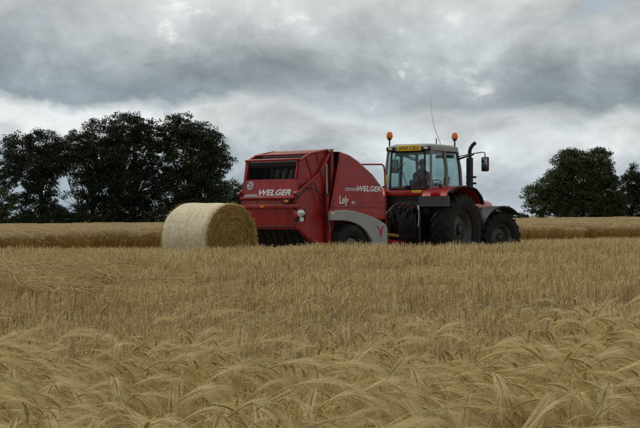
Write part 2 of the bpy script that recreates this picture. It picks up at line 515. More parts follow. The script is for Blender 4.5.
def scatter(name, col, pts, rot, scl, nvar, label, cat):
    me = bpy.data.meshes.new(name)
    me.from_pydata([tuple(p) for p in pts], [], [])
    n = len(pts)
    at = me.attributes.new('rot', 'FLOAT_VECTOR', 'POINT'); at.data.foreach_set('vector', np.asarray(rot, np.float32).ravel())
    at = me.attributes.new('scl', 'FLOAT_VECTOR', 'POINT'); at.data.foreach_set('vector', np.asarray(scl, np.float32).ravel())
    at = me.attributes.new('idx', 'INT', 'POINT'); at.data.foreach_set('value', rng.integers(0, nvar, n).astype(np.int32))
    o = bpy.data.objects.new(name, me); C.objects.link(o)
    tr = bpy.data.node_groups.new(name, 'GeometryNodeTree')
    tr.interface.new_socket('Geometry', in_out='INPUT', socket_type='NodeSocketGeometry')
    tr.interface.new_socket('Geometry', in_out='OUTPUT', socket_type='NodeSocketGeometry')
    q = NG(tr)
    gi = q.n('NodeGroupInput'); go = q.n('NodeGroupOutput')
    ci = q.n('GeometryNodeCollectionInfo'); ci.inputs['Collection'].default_value = col
    ci.inputs['Separate Children'].default_value = True; ci.inputs['Reset Children'].default_value = True
    ip = q.n('GeometryNodeInstanceOnPoints'); ip.inputs['Pick Instance'].default_value = True
    def na(nm, dt):
        a = q.n('GeometryNodeInputNamedAttribute', data_type=dt); a.inputs['Name'].default_value = nm
        return a.outputs['Attribute']
    q.link(gi.outputs[0], ip.inputs['Points']); q.link(ci.outputs[0], ip.inputs['Instance'])
    q.link(na('idx', 'INT'), ip.inputs['Instance Index']); q.link(na('rot', 'FLOAT_VECTOR'), ip.inputs['Rotation'])
    q.link(na('scl', 'FLOAT_VECTOR'), ip.inputs['Scale']); q.link(ip.outputs[0], go.inputs[0])
    md = o.modifiers.new('scatter', 'NODES'); md.node_group = tr
    tag(o, label, cat, kind='stuff')
    return o


def ribbon(mb, pts, w, side):
    """thin tapering blade"""
    vs = []
    n = len(pts)
    for i, p in enumerate(pts):
        ww = w * (1 - 0.85 * i / (n - 1))
        vs += [Vector(p) - side * ww, Vector(p) + side * ww]
    mb.add(vs, [(2 * i, 2 * i + 1, 2 * i + 3, 2 * i + 2) for i in range(n - 1)])


def barley_plant(seed):
    rr = random.Random(seed)
    mb = MB()
    L = rr.uniform(0.66, 0.84)
    lean = rr.uniform(0.02, 0.16)
    bend = rr.choice((rr.uniform(0.9, 1.7), rr.uniform(1.7, 2.8), rr.uniform(2.0, 3.0)))
    ear = rr.uniform(0.10, 0.145)
    n = 12
    p = Vector((0, 0, 0)); th = lean
    pts = [p.copy()]
    for i in range(n):
        s_ = (i + 0.5) / n
        th = lean + bend * 0.75 * max(0, (s_ - 0.74) / 0.26) ** 1.5 + 0.12 * s_
        p = p + Vector((math.sin(th), 0, math.cos(th))) * (L / n)
        pts.append(p.copy())
    mb.cur = 0
    mb.tube(pts, [0.0019 - 0.0008 * i / n for i in range(n + 1)], 3, False)
    # dry leaves
    mb.cur = 1
    for k in range(rr.choice((1, 2, 2, 3))):
        i0 = rr.randint(3, 9)
        a = rr.uniform(0, 2 * PI); q = pts[i0].copy(); ln = rr.uniform(0.10, 0.22); el_ = rr.uniform(0.3, 1.1)
        lp = [q.copy()]
        for t in range(5):
            q = q + Vector((math.cos(a) * math.cos(el_), math.sin(a) * math.cos(el_), math.sin(el_))) * ln / 5
            el_ -= rr.uniform(0.25, 0.65); lp.append(q.copy())
        ribbon(mb, lp, rr.uniform(0.003, 0.006), Vector((-math.sin(a), math.cos(a), 0.2)).normalized())
    # ear: two ranks of grains with long awns
    ng = 11
    side = Vector((0, 1, 0))
    for i in range(ng):
        f = i / (ng - 1)
        th2 = th + bend * 0.32 * f + 0.12
        d = Vector((math.sin(th2), 0, math.cos(th2)))
        nrm = d.cross(side)
        c0 = p
        p = p + d * (ear / ng)
        for sgn in (-1, 1):
            wd = 0.0052 * (1 - 0.45 * f)
            cc = c0 + side * sgn * wd * 0.45
            gd = (d + side * sgn * 0.22).normalized()
            tip = cc + gd * 0.0125
            mid = cc + gd * 0.005
            mb.cur = 2
            mb.add([cc, mid + side * 0.0034, mid + nrm * 0.0036, mid - side * 0.0034, mid - nrm * 0.0036, tip],
                   [(0, 1, 2), (0, 2, 3), (0, 3, 4), (0, 4, 1), (5, 2, 1), (5, 3, 2), (5, 4, 3), (5, 1, 4)])
            mb.cur = 3
            for aw in range(3 if i % 2 else 2):
                ad = (d + side * sgn * rr.uniform(0.02, 0.26) + nrm * rr.uniform(-0.16, 0.16)).normalized()
                ln = rr.uniform(0.11, 0.18)
                q = tip.copy(); ap = [q.copy()]
                for t in range(4):
                    q = q + ad * ln / 4
                    ad = (ad + Vector((0, 0, -1)) * rr.uniform(0.04, 0.22)).normalized()
                    ap.append(q.copy())
                ribbon(mb, ap, 0.00062, (side * 0.6 + nrm * rr.uniform(-1, 1)).normalized())
    return mb.mesh('barley_plant', ['barley_stem', 'barley_leaf', 'barley_ear', 'barley_awn'], smooth=False, fix=False)


def vnoise(x, y, seed=0):
    r_ = np.random.default_rng(seed)
    o = 0
    for k in range(6):
        a = r_.uniform(0, 2 * PI); fq = r_.uniform(0.7, 3.0); ph = r_.uniform(0, 2 * PI)
        o = o + np.sin((x * np.cos(a) + y * np.sin(a)) * fq + ph) / (0.6 + fq * 0.5)
    return o / 2.2


NB = 14
bcol = variants('barley', [barley_plant(100 + i) for i in range(NB)])
# near crop between the camera and the cut edge
N = 16500
yy = rng.uniform(2.7, 9.2, N); xx = rng.uniform(-4.6, 4.6, N)
edge_d = 7.0 + 0.13 * xx + 0.40 * vnoise(xx * 1.2, xx * 0 + 2, 3)
keep = (np.abs(xx) < 0.27 * yy + 1.3) & (yy < edge_d + rng.normal(0, 0.10, N))
# a thin track of fallen plants that lets the stems show
thin = vnoise(xx * 1.6, yy * 1.6, 11)
hole = np.minimum(np.hypot((xx - 0.84) / 0.36, (yy - 4.5) / 0.75), np.hypot((xx - 0.40) / 0.22, (yy - 4.7) / 0.5))
hole = np.minimum(hole, np.hypot((xx + 0.62) / 0.15, (yy - 4.9) / 0.4))
keep &= ~((hole < 1) & (rng.uniform(0, 1, N) < 0.90))
keep &= ~((thin > 0.50) & (rng.uniform(0, 1, N) < 0.80))
xx, yy = xx[keep], yy[keep]
# stragglers beyond the edge
M2 = 26
sx_ = rng.uniform(-3.6, 4.0, M2); sy_ = rng.uniform(7.6, 10.5, M2)
xx = np.concatenate([xx, sx_]); yy = np.concatenate([yy, sy_])
n = len(xx)
phi = -0.45 + 1.7 * vnoise(xx * 0.8, yy * 0.8, 5) + rng.normal(0, 0.75, n)
scl = rng.normal(0.985, 0.075, n) * (1 + 0.07 * vnoise(xx, yy, 8))
scl *= 1 + 0.05 * np.clip((xx - 0.6) / 0.8, 0, 1)
scl[-M2:] *= rng.uniform(0.55, 0.85, M2)
wind = np.abs(rng.normal(0.0, 0.10, n)) + 0.0 + 0.06 * vnoise(xx * .9, yy * .9, 21)
rot = np.stack([np.zeros(n), wind, phi], 1)
pts = np.stack([xx, yy, ground_h(xx, yy) - 0.01], 1)
scatter('barley_crop', bcol, pts, rot, np.stack([scl] * 3, 1), NB, 'ripe bearded barley bending over along the foreground', 'barley')


def stubble_patch(seed, size=0.42, nst=100, litter=22):
    rr = random.Random(seed)
    mb = MB()
    rows = 3
    for k in range(nst):
        row = k % rows
        x = rr.uniform(-size / 2, size / 2)
        y = (row + 0.5) / rows * size - size / 2 + rr.gauss(0, 0.022)
        h = rr.uniform(0.6, 1.05) * 0.19
        if rr.random() < 0.12: h *= rr.uniform(0.4, 0.8)
        lx, ly = rr.gauss(0, 0.10), rr.gauss(0, 0.10)
        mb.cur = rr.choice((0, 0, 0, 1, 1, 1, 2, 3))
        if rr.random() < 0.06: lx, ly = rr.gauss(0, 0.5), rr.gauss(0, 0.5)
        p0 = Vector((x, y, -0.02)); p1 = p0 + Vector((lx * 0.4, ly * 0.4, 0.5)) * h; p2 = p0 + Vector((lx, ly, 1)) * h
        mb.tube([p0, p1, p2], rr.uniform(0.0016, 0.0028), 3, False)
        if rr.random() < 0.45:   # hanging leaf sheath
            mb.cur = rr.choice((0, 1, 2, 3))
            a = rr.uniform(0, 2 * PI); q = p0.lerp(p2, rr.uniform(0.3, 0.95)); ln = rr.uniform(0.05, 0.13); e = rr.uniform(0.2, 1.3)
            lp = [q.copy()]
            for t in range(3):
                q = q + Vector((math.cos(a) * math.cos(e), math.sin(a) * math.cos(e), math.sin(e))) * ln / 3
                e -= rr.uniform(0.3, 0.9); lp.append(q.copy())
            ribbon(mb, lp, rr.uniform(0.002, 0.004), Vector((-math.sin(a), math.cos(a), 0)))
    for k in range(litter):
        a = rr.uniform(0, 2 * PI); z = rr.uniform(0.0, 0.10); ln = rr.uniform(0.05, 0.2)
        c = Vector((rr.uniform(-size / 2, size / 2), rr.uniform(-size / 2, size / 2), z)); d = Vector((math.cos(a), math.sin(a), rr.gauss(0, 0.2))) * ln
        mb.cur = 0
        mb.tube([c - d / 2, c + d / 2], 0.002, 3, False)
    return mb.mesh('stubble_patch', ['stubble_stalk', 'stubble_pale', 'stubble_brown', 'stubble_dark'], smooth=False, fix=False)


NS = 8
scol = variants('stubble', [stubble_patch(300 + i) for i in range(NS)])


def face_line(x): return 51.5 + 0.57 * x     # where the uncut barley begins, beyond the tractor


P_ = []; Q_ = []; Z_ = []
stp = 0.36
for yv in np.arange(6.4, 62, stp):
    lim = min(0.27 * yv + 2.0, 17)
    st = stp if yv < 24 else stp * 1.5
    if yv > 24 and int(round((yv - 6.4) / stp)) % 2: continue
    for xv in np.arange(-lim, lim, st):
        px, py = xv + rng.uniform(-.08, .08), yv + rng.uniform(-.08, .08)
        if py > face_line(px) + 0.3: continue
        ed = 7.0 + 0.13 * px + 0.4 * float(vnoise(px * 1.2, 2.0, 3))
        if py < ed - 0.2: continue
        h = 0.98 + 0.16 * float(vnoise(px * 0.6, py * 0.9, 31)) + rng.uniform(-.1, .1)
        tr = 12.9 + 0.10 * px + 0.25 * float(vnoise(px * .8, 0.0, 17))       # a flattened wheel track across the field
        if -0.45 < py - tr < 0.45: h *= 0.68
        h *= 1 + 0.20 * math.sin(2 * PI * (py + 0.06 * px) / 1.55 + 1.2 * float(vnoise(px * .5, py * .3, 61)))
        if rng.uniform() < 0.05: h *= 0.6
        if 24 < py < 34 and abs(px - 1.5) < 0.3: h *= 0.7
        P_.append((px, py, H(px, py))); Q_.append((rng.normal(0, .05), rng.normal(0, .05), rng.choice([0, PI]) + rng.normal(0, 0.25) - 0.15)); Z_.append((1.08, 1.08, max(0.25, h)))
scatter('stubble', scol, P_, Q_, Z_, NS, 'tall pale straw stubble standing between the barley and the tractor', 'stubble')


def straw_patch(seed, size=0.8, nst=46):
    rr = random.Random(seed); mb = MB()
    for k in range(nst):
        a = rr.gauss(0.0, 0.7) if rr.random() < 0.75 else rr.uniform(0, PI)
        c = Vector((rr.uniform(-size / 2, size / 2), rr.uniform(-size / 2, size / 2), rr.uniform(0, 0.12)))
        ln = rr.uniform(0.12, 0.42); d = Vector((math.cos(a), math.sin(a), rr.gauss(0, 0.12))) * ln
        mid = c + Vector((0, 0, rr.uniform(-.02, .05)))
        mb.tube([c - d / 2, mid, c + d / 2 + Vector((0, 0, rr.uniform(-.05, 0.02)))], rr.uniform(0.002, 0.0034), 3, False)
    return mb.mesh('straw_patch', ['straw'], smooth=False, fix=False)


tcol = variants('straw', [straw_patch(500 + i) for i in range(5)])
P_ = []; Q_ = []; Z_ = []
for i in range(120):
    x = rng.uniform(-6.0, -1.7); y = min(17.3, 15.5 - 0.06 * x + rng.normal(0, 0.65))
    dens = float(vnoise(x * 1.3, y * 1.3, 41))
    if dens < -0.1: continue
    P_.append((x, y, H(x, y) + rng.uniform(0.10, 0.22))); Q_.append((rng.normal(0, .1), rng.normal(0, .12), rng.normal(0, .3) + (PI if rng.uniform() < .5 else 0))); Z_.append((1, 1, rng.uniform(.7, 1.2)))
for i in range(26):          # stray wisps over the rest of the stubble
    y = rng.uniform(9, 16.0); x = rng.uniform(-0.26 * y - 1, 0.26 * y + 1)
    P_.append((x, y, H(x, y) + rng.uniform(0.08, 0.2))); Q_.append((rng.normal(0, .2), rng.normal(0, .2), rng.uniform(0, 6.3))); Z_.append((.9, .9, .9))
scatter('loose_straw', tcol, P_, Q_, Z_, 5, 'combed pale loose straw lying over the stubble on the left', 'straw')


def far_patch(seed, size=1.0, nst=170):
    rr = random.Random(seed); mb = MB()
    for k in range(nst):
        x, y = rr.uniform(-size / 2, size / 2), rr.uniform(-size / 2, size / 2)
        h = rr.choice((rr.uniform(0.40, 0.74), rr.uniform(0.58, 0.74), rr.uniform(0.6, 0.74))); a = rr.gauss(-0.3, 1.0)
        hd = Vector((math.cos(a), math.sin(a), 0))
        p0 = Vector((x, y, -0.03)); p1 = p0 + Vector((rr.gauss(0, .03), rr.gauss(0, .03), h))
        mb.cur = 0
        mb.tube([p0, p0.lerp(p1, 0.5) + Vector((rr.gauss(0, .01), rr.gauss(0, .01), 0)), p1], 0.0032, 3, False)
        if rr.random() < 0.6:
            q = p0.lerp(p1, rr.uniform(0.2, 0.8)); d = Vector((rr.gauss(0, 1), rr.gauss(0, 1), 0)).normalized()
            ribbon(mb, [q, q + d * 0.07 + Vector((0, 0, 0.05)), q + d * 0.15], 0.006, d.cross(Vector((0, 0, 1))))
        mb.cur = 1
        e1 = p1 + hd * 0.05 + Vector((0, 0, 0.045)); e2 = e1 + hd * 0.08 + Vector((0, 0, rr.uniform(-.06, .02))); e3 = e2 + hd * 0.11 + Vector((0, 0, rr.uniform(-.11, 0)))
        mb.tube([p1, e1, e2, e3], [0.003, 0.008, 0.011, 0.003], 3, False)
        sd_ = hd.cross(Vector((0, 0, 1)))
        ribbon(mb, [e1, e2 + sd_ * 0.03, e3 + sd_ * 0.05 + hd * 0.02], 0.004, sd_)
        ribbon(mb, [e1, e2 - sd_ * 0.03, e3 - sd_ * 0.05 + hd * 0.02], 0.004, Vector((0, 0, 1)))
    return mb.mesh('far_barley_patch', ['far_stem', 'far_ear'], smooth=False, fix=False)


fcol = variants('far_barley', [far_patch(700 + i) for i in range(6)])
P_ = []; Q_ = []; Z_ = []
yv = 36.0
while yv < 172:
    st = 0.8 if yv < 75 else (0.95 if yv < 110 else 1.25)
    lim = 0.29 * yv + 4
    for xv in np.arange(-lim, lim, st):
        px, py = xv + rng.uniform(-.2, .2), yv + rng.uniform(-.2, .2)
        if py < face_line(px) + 0.45 * float(vnoise(px * .8, 1.0, 51)) + rng.uniform(0, .5): continue
        zs = 1.02 + 0.06 * float(vnoise(px * .25, py * .25, 52)) + 0.05 * float(vnoise(px * 1.1, py * 1.1, 53)) + rng.uniform(-.06, .06)
        P_.append((px, py, H(px, py))); Q_.append((0, 0, rng.normal(0, .3) + rng.choice([0, 0, PI / 2]))); Z_.append((1.0 * st / .9, 1.0 * st / .9, zs))
    yv += st
scatter('standing_barley', fcol, P_, Q_, Z_, 6, 'uncut standing barley with a golden brown cut edge behind the tractor', 'barley')

# ------------------------------------------------------------------ trees


def make_tree(name, label, group, x, y, lobes, trunk_h, trunk_r, seed, dens=1.0, mat='leaf', lean=(0, 0), leaf=0.155, cr=0.75, cat='tree', zoff=0.0, bare=0):
    """lobes: (dx, dy, z, rx, ry, rz) ellipsoids of foliage, metres from the base"""
    rr = np.random.default_rng(seed); rp = random.Random(seed)
    z0 = H(x, y) + zoff
    root = empty(name, (x, y, z0)); tag(root, label, cat, group)
    cen = []
    for (dx_, dy_, z, rx, ry, rz) in lobes:
        vol = rx * ry * rz
        n_ = max(4, int(dens * 4.7 * vol ** 0.85))
        d = rr.normal(size=(n_, 3)); d /= np.linalg.norm(d, axis=1)[:, None]
        r_ = 0.38 + 0.62 * rr.uniform(0, 1, n_) ** 0.6
        c = d * r_[:, None] * np.array([rx, ry, rz]) + np.array([dx_, dy_, z])
        cen.append(c)
    cen = np.concatenate(cen)
    cen = cen[cen[:, 2] > 0.3]
    # wood
    mbw = MB()
    top = Vector((lean[0], lean[1], trunk_h))
    tp = [Vector((0, 0, -0.3))]
    for i in range(1, 7):
        f = i / 6
        tp.append(Vector((lean[0] * f ** 1.3 + rp.gauss(0, .12), lean[1] * f + rp.gauss(0, .12), trunk_h * f)))
    mbw.tube(tp, [trunk_r * (1.35 if i == 0 else 1 - 0.72 * i / 6) for i in range(7)], 8)
    for k in range(min(46, len(cen)) + bare):
        c = Vector(cen[rr.integers(0, len(cen))])
        f = rp.uniform(0.3, 0.98)
        a = tp[min(6, int(f * 6))]
        if c.z < a.z - 1: a = tp[2]
        m_ = a.lerp(c, 0.5) + Vector((rp.gauss(0, .35), rp.gauss(0, .35), rp.uniform(0.0, 0.8)))
        r0 = trunk_r * rp.uniform(0.25, 0.45)
        mbw.tube([a, a.lerp(m_, 0.55) + Vector((0, 0, 0.2)), m_, c], [r0, r0 * .75, r0 * .5, 0.025], 5, False)
    mbw.build('trunk', 'bark', root)
    # leaves
    n_l = int(62 * dens ** 0.3)
    K = len(cen) * n_l
    crr = rr.uniform(0.6, 1.15, len(cen)) * cr
    d = rr.normal(size=(K, 3)); d /= np.linalg.norm(d, axis=1)[:, None]
    rad = rr.uniform(0, 1, K) ** 0.45
    pos = np.repeat(cen, n_l, 0) + d * (rad * np.repeat(crr, n_l))[:, None] * np.array([1.15, 1.15, 0.75])
    nr = d * 0.6 + rr.normal(size=(K, 3)) * 0.7 + np.array([0, 0, 0.5]); nr /= np.linalg.norm(nr, axis=1)[:, None]
    t1 = np.cross(nr, rr.normal(size=(K, 3))); t1 /= np.linalg.norm(t1, axis=1)[:, None] + 1e-9
    t2 = np.cross(nr, t1)
    sz = (rr.uniform(0.45, 1.3, K) * leaf * 0.92)[:, None]
    v = np.stack([pos - t1 * sz, pos + t2 * sz * 0.55 + nr * sz * .12, pos + t1 * sz, pos - t2 * sz * 0.55 + nr * sz * .12], 1).reshape(-1, 3)
    me = bpy.data.meshes.new('crown')
    me.vertices.add(4 * K); me.vertices.foreach_set('co', v.astype(np.float32).ravel())
    me.loops.add(4 * K); me.loops.foreach_set('vertex_index', np.arange(4 * K, dtype=np.int32))
    me.polygons.add(K); me.polygons.foreach_set('loop_start', np.arange(0, 4 * K, 4, dtype=np.int32))
    me.update(calc_edges=True)
    me.materials.append(M[mat])
    o = bpy.data.objects.new('crown', me); C.objects.link(o); o.parent = root
    return root


GL = 'trees at the left field edge'
GR = 'trees at the right field edge'


def atx(px, d): return (px - 320) / 1283 * d


# left clump, about 178 m off (7.2 px per metre in the 640 px photograph)
make_tree('field_tree', 'low leafy tree at the very left edge of the picture', GL, atx(2, 176), 176,
          [(0, 0, 3.8, 2.1, 2.0, 2.3), (-2.4, 0.5, 5.0, 2.2, 2, 2.4)], 4, 0.16, 1, 1.6)
make_tree('field_tree', 'open crowned tree with sky gaps, left of the two tall dense trees', GL, atx(44, 180), 180,
          [(-3.6, 0, 11.3, 2.6, 2.6, 2.3), (0.0, 0.4, 12.1, 2.9, 2.6, 2.2), (-1.4, -0.5, 9.2, 4.9, 3.2, 1.9), (-4.8, 0, 7.2, 2.1, 2.2, 1.4),
           (1.5, 0.2, 9.4, 2.5, 2.5, 2.2), (-0.6, 0.3, 6.2, 2.7, 2.4, 1.8), (-3.2, 0.2, 4.2, 2.0, 2, 1.3), (1.0, 0, 3.4, 2.1, 2.2, 1.8), (-1.4, 0, 2.0, 2.6, 2, 1.4)], 11, 0.28, 2, 1.75, lean=(-0.9, 0))
make_tree('field_tree', 'tall dense dark tree with rounded shoulder in middle of left clump', GL, atx(92, 181), 181,
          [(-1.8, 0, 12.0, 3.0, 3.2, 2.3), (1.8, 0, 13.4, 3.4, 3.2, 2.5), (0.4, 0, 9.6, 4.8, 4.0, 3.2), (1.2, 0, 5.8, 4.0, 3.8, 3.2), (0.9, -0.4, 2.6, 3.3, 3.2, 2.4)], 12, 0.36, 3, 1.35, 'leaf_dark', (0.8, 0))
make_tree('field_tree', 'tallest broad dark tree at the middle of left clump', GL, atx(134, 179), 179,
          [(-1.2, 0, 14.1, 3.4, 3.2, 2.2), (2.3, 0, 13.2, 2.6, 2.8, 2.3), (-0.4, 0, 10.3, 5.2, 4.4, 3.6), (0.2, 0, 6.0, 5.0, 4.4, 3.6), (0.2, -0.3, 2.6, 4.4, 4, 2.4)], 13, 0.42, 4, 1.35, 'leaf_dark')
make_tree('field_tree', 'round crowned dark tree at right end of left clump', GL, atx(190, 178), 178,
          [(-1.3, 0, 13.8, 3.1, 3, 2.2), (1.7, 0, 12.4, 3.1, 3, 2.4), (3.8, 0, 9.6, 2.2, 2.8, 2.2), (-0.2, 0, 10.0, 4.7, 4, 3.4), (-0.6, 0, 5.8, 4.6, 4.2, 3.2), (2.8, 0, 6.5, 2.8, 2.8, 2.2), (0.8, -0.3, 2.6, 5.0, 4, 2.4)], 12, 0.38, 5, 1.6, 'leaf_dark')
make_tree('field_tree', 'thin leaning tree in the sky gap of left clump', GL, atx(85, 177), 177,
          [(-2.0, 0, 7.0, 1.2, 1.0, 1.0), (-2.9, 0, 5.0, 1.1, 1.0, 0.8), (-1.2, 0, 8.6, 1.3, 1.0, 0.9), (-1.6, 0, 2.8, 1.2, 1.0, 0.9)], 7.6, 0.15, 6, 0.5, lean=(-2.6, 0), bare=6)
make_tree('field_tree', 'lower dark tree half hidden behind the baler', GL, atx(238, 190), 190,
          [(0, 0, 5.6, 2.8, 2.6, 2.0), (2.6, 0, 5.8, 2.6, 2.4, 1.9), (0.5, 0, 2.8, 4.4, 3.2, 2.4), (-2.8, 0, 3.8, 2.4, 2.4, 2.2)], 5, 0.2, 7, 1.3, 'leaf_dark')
shr = [(4, 2.6, 1.5, 'low hedge shrub at the very left edge of the picture'), (20, 2.2, 1.9, 'low hedge shrub left of the open crowned tree'), (36, 2.2, 1.9, 'hedge shrub at the foot of the open crowned tree'), (56, 2.4, 2.4, 'hedge shrub right of the open crowned tree trunk'), (73, 2.2, 2.7, 'hedge shrub below the leaning thin tree'),
       (112, 3.0, 2.6, 'hedge shrub between the tallest trees of left clump'), (160, 3.2, 2.8, 'hedge shrub below the gap left of the round crowned tree'), (218, 3.2, 3.2, 'hedge shrub right of the round crowned tree')]
for i, (px, rx, hh, lb) in enumerate(shr):
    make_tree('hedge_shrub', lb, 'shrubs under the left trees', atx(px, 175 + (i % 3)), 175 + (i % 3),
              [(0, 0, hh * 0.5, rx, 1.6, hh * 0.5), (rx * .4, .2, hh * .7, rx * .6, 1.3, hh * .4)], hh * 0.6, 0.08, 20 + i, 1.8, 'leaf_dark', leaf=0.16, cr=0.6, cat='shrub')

# right clump, about 232 m off
zr = 2.2
make_tree('field_tree', 'big domed oak like tree standing right of the tractor', GR, atx(583, 230), 230,
          [(-2.2, 0, 10.9, 3.4, 3.4, 2.6), (2.4, 0, 11.4, 3.0, 3.2, 2.2), (0.2, 0, 8.2, 5.4, 4.6, 3.0), (3.6, 0, 8.2, 2.6, 3, 2.6), (-5.3, 0, 7.4, 2.4, 2.8, 2.1), (-0.6, 0, 4.6, 6.2, 4.6, 2.8),
           (-8.2, 0, 5.4, 2.6, 2.6, 1.7), (-7.0, 0, 3.3, 3.4, 3, 2.0), (0, -0.5, 2.2, 5.6, 4, 2.2), (5.0, 0, 3.0, 2.4, 3, 2.4)], 10, 0.42, 8, 1.5, leaf=0.19, cr=0.95, zoff=zr)
make_tree('field_tree', 'dark tree with pointed top at the right picture edge', GR, atx(632, 233), 233,
          [(0.2, 0, 9.6, 1.1, 1.2, 1.4), (0.4, 0, 7.6, 2.6, 2.6, 2.1), (3.0, 0, 7.0, 3.2, 2.8, 2.6), (-1.6, 0, 5.0, 2.4, 2.6, 1.6), (1.2, 0, 3.4, 5.0, 3.4, 2.8), (5.6, 0, 4.6, 3.2, 3, 3.4)], 8, 0.3, 9, 1.25, 'leaf_dark', leaf=0.19, cr=0.9, zoff=zr)
make_tree('field_tree', 'small spreading tree between domed tree and pointed tree', GR, atx(616, 228), 228,
          [(0, 0, 6.9, 1.3, 1.4, 0.9), (0.2, 0, 4.4, 1.8, 1.8, 1.5), (-.4, 0, 2.4, 2.4, 1.8, 1.9)], 6, 0.13, 10, 1.3, leaf=0.19, zoff=zr)
make_tree('far_bush', 'small distant bush just right of the tractor front wheel', 'distant bushes on the skyline', atx(505, 300), 300, [(0, 0, 1.8, 2.2, 2, 1.8), (-2.2, 0, 1.2, 1.8, 1.6, 1.2)], 2, 0.1, 11, 1.6, 'leaf', leaf=0.2, cat='bush', zoff=3.2)
make_tree('far_bush', 'tiny distant bush left of the domed tree', 'distant bushes on the skyline', atx(519, 300), 300, [(0, 0, 1.0, 2.4, 2, 0.9)], 1, 0.08, 12, 1.6, 'leaf', leaf=0.2, cat='bush', zoff=3.0)

# ------------------------------------------------------------------ straw bale
BX, BY = -2.19, 25.35
bz = H(BX, BY) - 0.06
BR, BL = 0.735, 1.24
bale = empty('straw_bale', (BX, BY, bz), R(-40))
tag(bale, 'big round straw bale in pale net wrap lying behind the baler', 'bale')
mb = MB()
rb = random.Random(4)


def bale_r(t, x):
    sag = 1 - 0.02 * (1 + math.cos(t)) * 0.5
    return BR * sag * (1 + 0.008 * math.sin(3 * t + 1.3) + 0.006 * math.sin(7 * t + x * 3) + 0.005 * math.sin(11 * x + 2 * t))


NA, NXB = 72, 18
vs = []; fs = []; uvs = []
for i in range(NXB + 1):
    f = i / NXB; x = -BL / 2 + BL * f
    sh = 1 - 0.05 * max(0, (abs(f - .5) - 0.42) / 0.08) ** 2
    for j in range(NA):
        t = 2 * PI * j / NA
        r_ = bale_r(t, x) * sh
        vs.append((x, r_ * math.sin(t), BR + 0.0 + r_ * -math.cos(t)))
for i in range(NXB):
    for j in range(NA):
        fs.append((i * NA + j, i * NA + (j + 1) % NA, (i + 1) * NA + (j + 1) % NA, (i + 1) * NA + j))
        uvs += [(j / NA * 3.7, i / NXB), ((j + 1) / NA * 3.7, i / NXB), ((j + 1) / NA * 3.7, (i + 1) / NXB), (j / NA * 3.7, (i + 1) / NXB)]
mb.add(vs, fs)
o = mb.build('net_wrap', 'net_wrap', bale, fix=False, ang=60)
uv = o.data.uv_layers.new(name='UVMap')
uv.data.foreach_set('uv', np.array(uvs, np.float32).ravel())
for sgn in (1, -1):
    mb = MB(); vs = []; fs = []
    NRr = 16
    for i in range(NRr + 1):
        rf = i / NRr
        for j in range(NA):
            t = 2 * PI * j / NA
            r_ = bale_r(t, sgn * BL / 2) * 0.955 * rf
            bulge = 0.035 * (1 - rf ** 2) + 0.012 * rb.uniform(-1, 1) + (0.0 if rf < 0.97 else -0.02)
            vs.append((sgn * (BL / 2 + bulge), r_ * math.sin(t), BR - r_ * math.cos(t)))
    for i in range(NRr):
        for j in range(NA):
            fs.append((i * NA + j, i * NA + (j + 1) % NA, (i + 1) * NA + (j + 1) % NA, (i + 1) * NA + j))
    mb.add(vs, fs)
    e = mb.build('end_face', 'straw_brown', bale, fix=True)
    # loose ends of straw wound round and round
    mb = MB()
    for k in range(5200 if sgn > 0 else 1500):
        rf = math.sqrt(rb.uniform(0.0, 1.0)); t = rb.uniform(0, 2 * PI)
        ring = math.sin(rf * 36 + t * 1.0 + 0.9 * math.sin(3 * t + 5 * rf))
        mb.cur = 1 if rb.random() < (0.18 + 0.22 * (ring > 0.2) + 0.6 * (rf > 0.9)) else (2 if ring < -0.1 and rb.random() < 0.7 else 0)
        r_ = BR * 0.965 * rf; ln = rb.uniform(0.03, 0.16)
        c = Vector((sgn * (BL / 2 + 0.03 * (1 - rf ** 2) + rb.uniform(-.005, .022)), r_ * math.sin(t), BR - r_ * math.cos(t)))
        d = Vector((sgn * rb.gauss(0.05, 0.18), math.cos(t), math.sin(t))) + Vector((0, rb.gauss(0, .33), rb.gauss(0, .33)))
        d.normalize()
        if rf > 0.93: d = (d + Vector((sgn * 0.1, math.sin(t) * .25, -math.cos(t) * .25))).normalized()
        mb.tube([c - d * ln / 2, c + d * ln / 2], rb.uniform(0.0018, 0.0034), 3, False)
    e2 = mb.build('loose_straw_end', ['straw_brown', 'straw_gold', 'straw_dark'], e, smooth=False, fix=False)
    tag(e2, kind='stuff')
    mb = MB()
    for k in range(420):     # golden fringe standing out past the edge of the wrap
        t = rb.uniform(0, 2 * PI); r_ = BR * rb.uniform(0.93, 1.0); ln = rb.uniform(0.02, 0.09)
        c = Vector((sgn * (BL / 2 - rb.uniform(-0.02, 0.04)), r_ * math.sin(t), BR - r_ * math.cos(t)))
        d = (Vector((sgn * rb.uniform(.1, .9), math.sin(t) * .55, -math.cos(t) * .55)) + Vector((0, math.cos(t), math.sin(t))) * rb.gauss(0, .9)).normalized()
        mb.tube([c - d * ln * .4, c + d * ln * .6], rb.uniform(0.002, 0.0034), 3, False)
    tag(mb.build('straw_fringe', 'straw_gold', e, smooth=False, fix=False), kind='stuff')

# ------------------------------------------------------------------ wheels


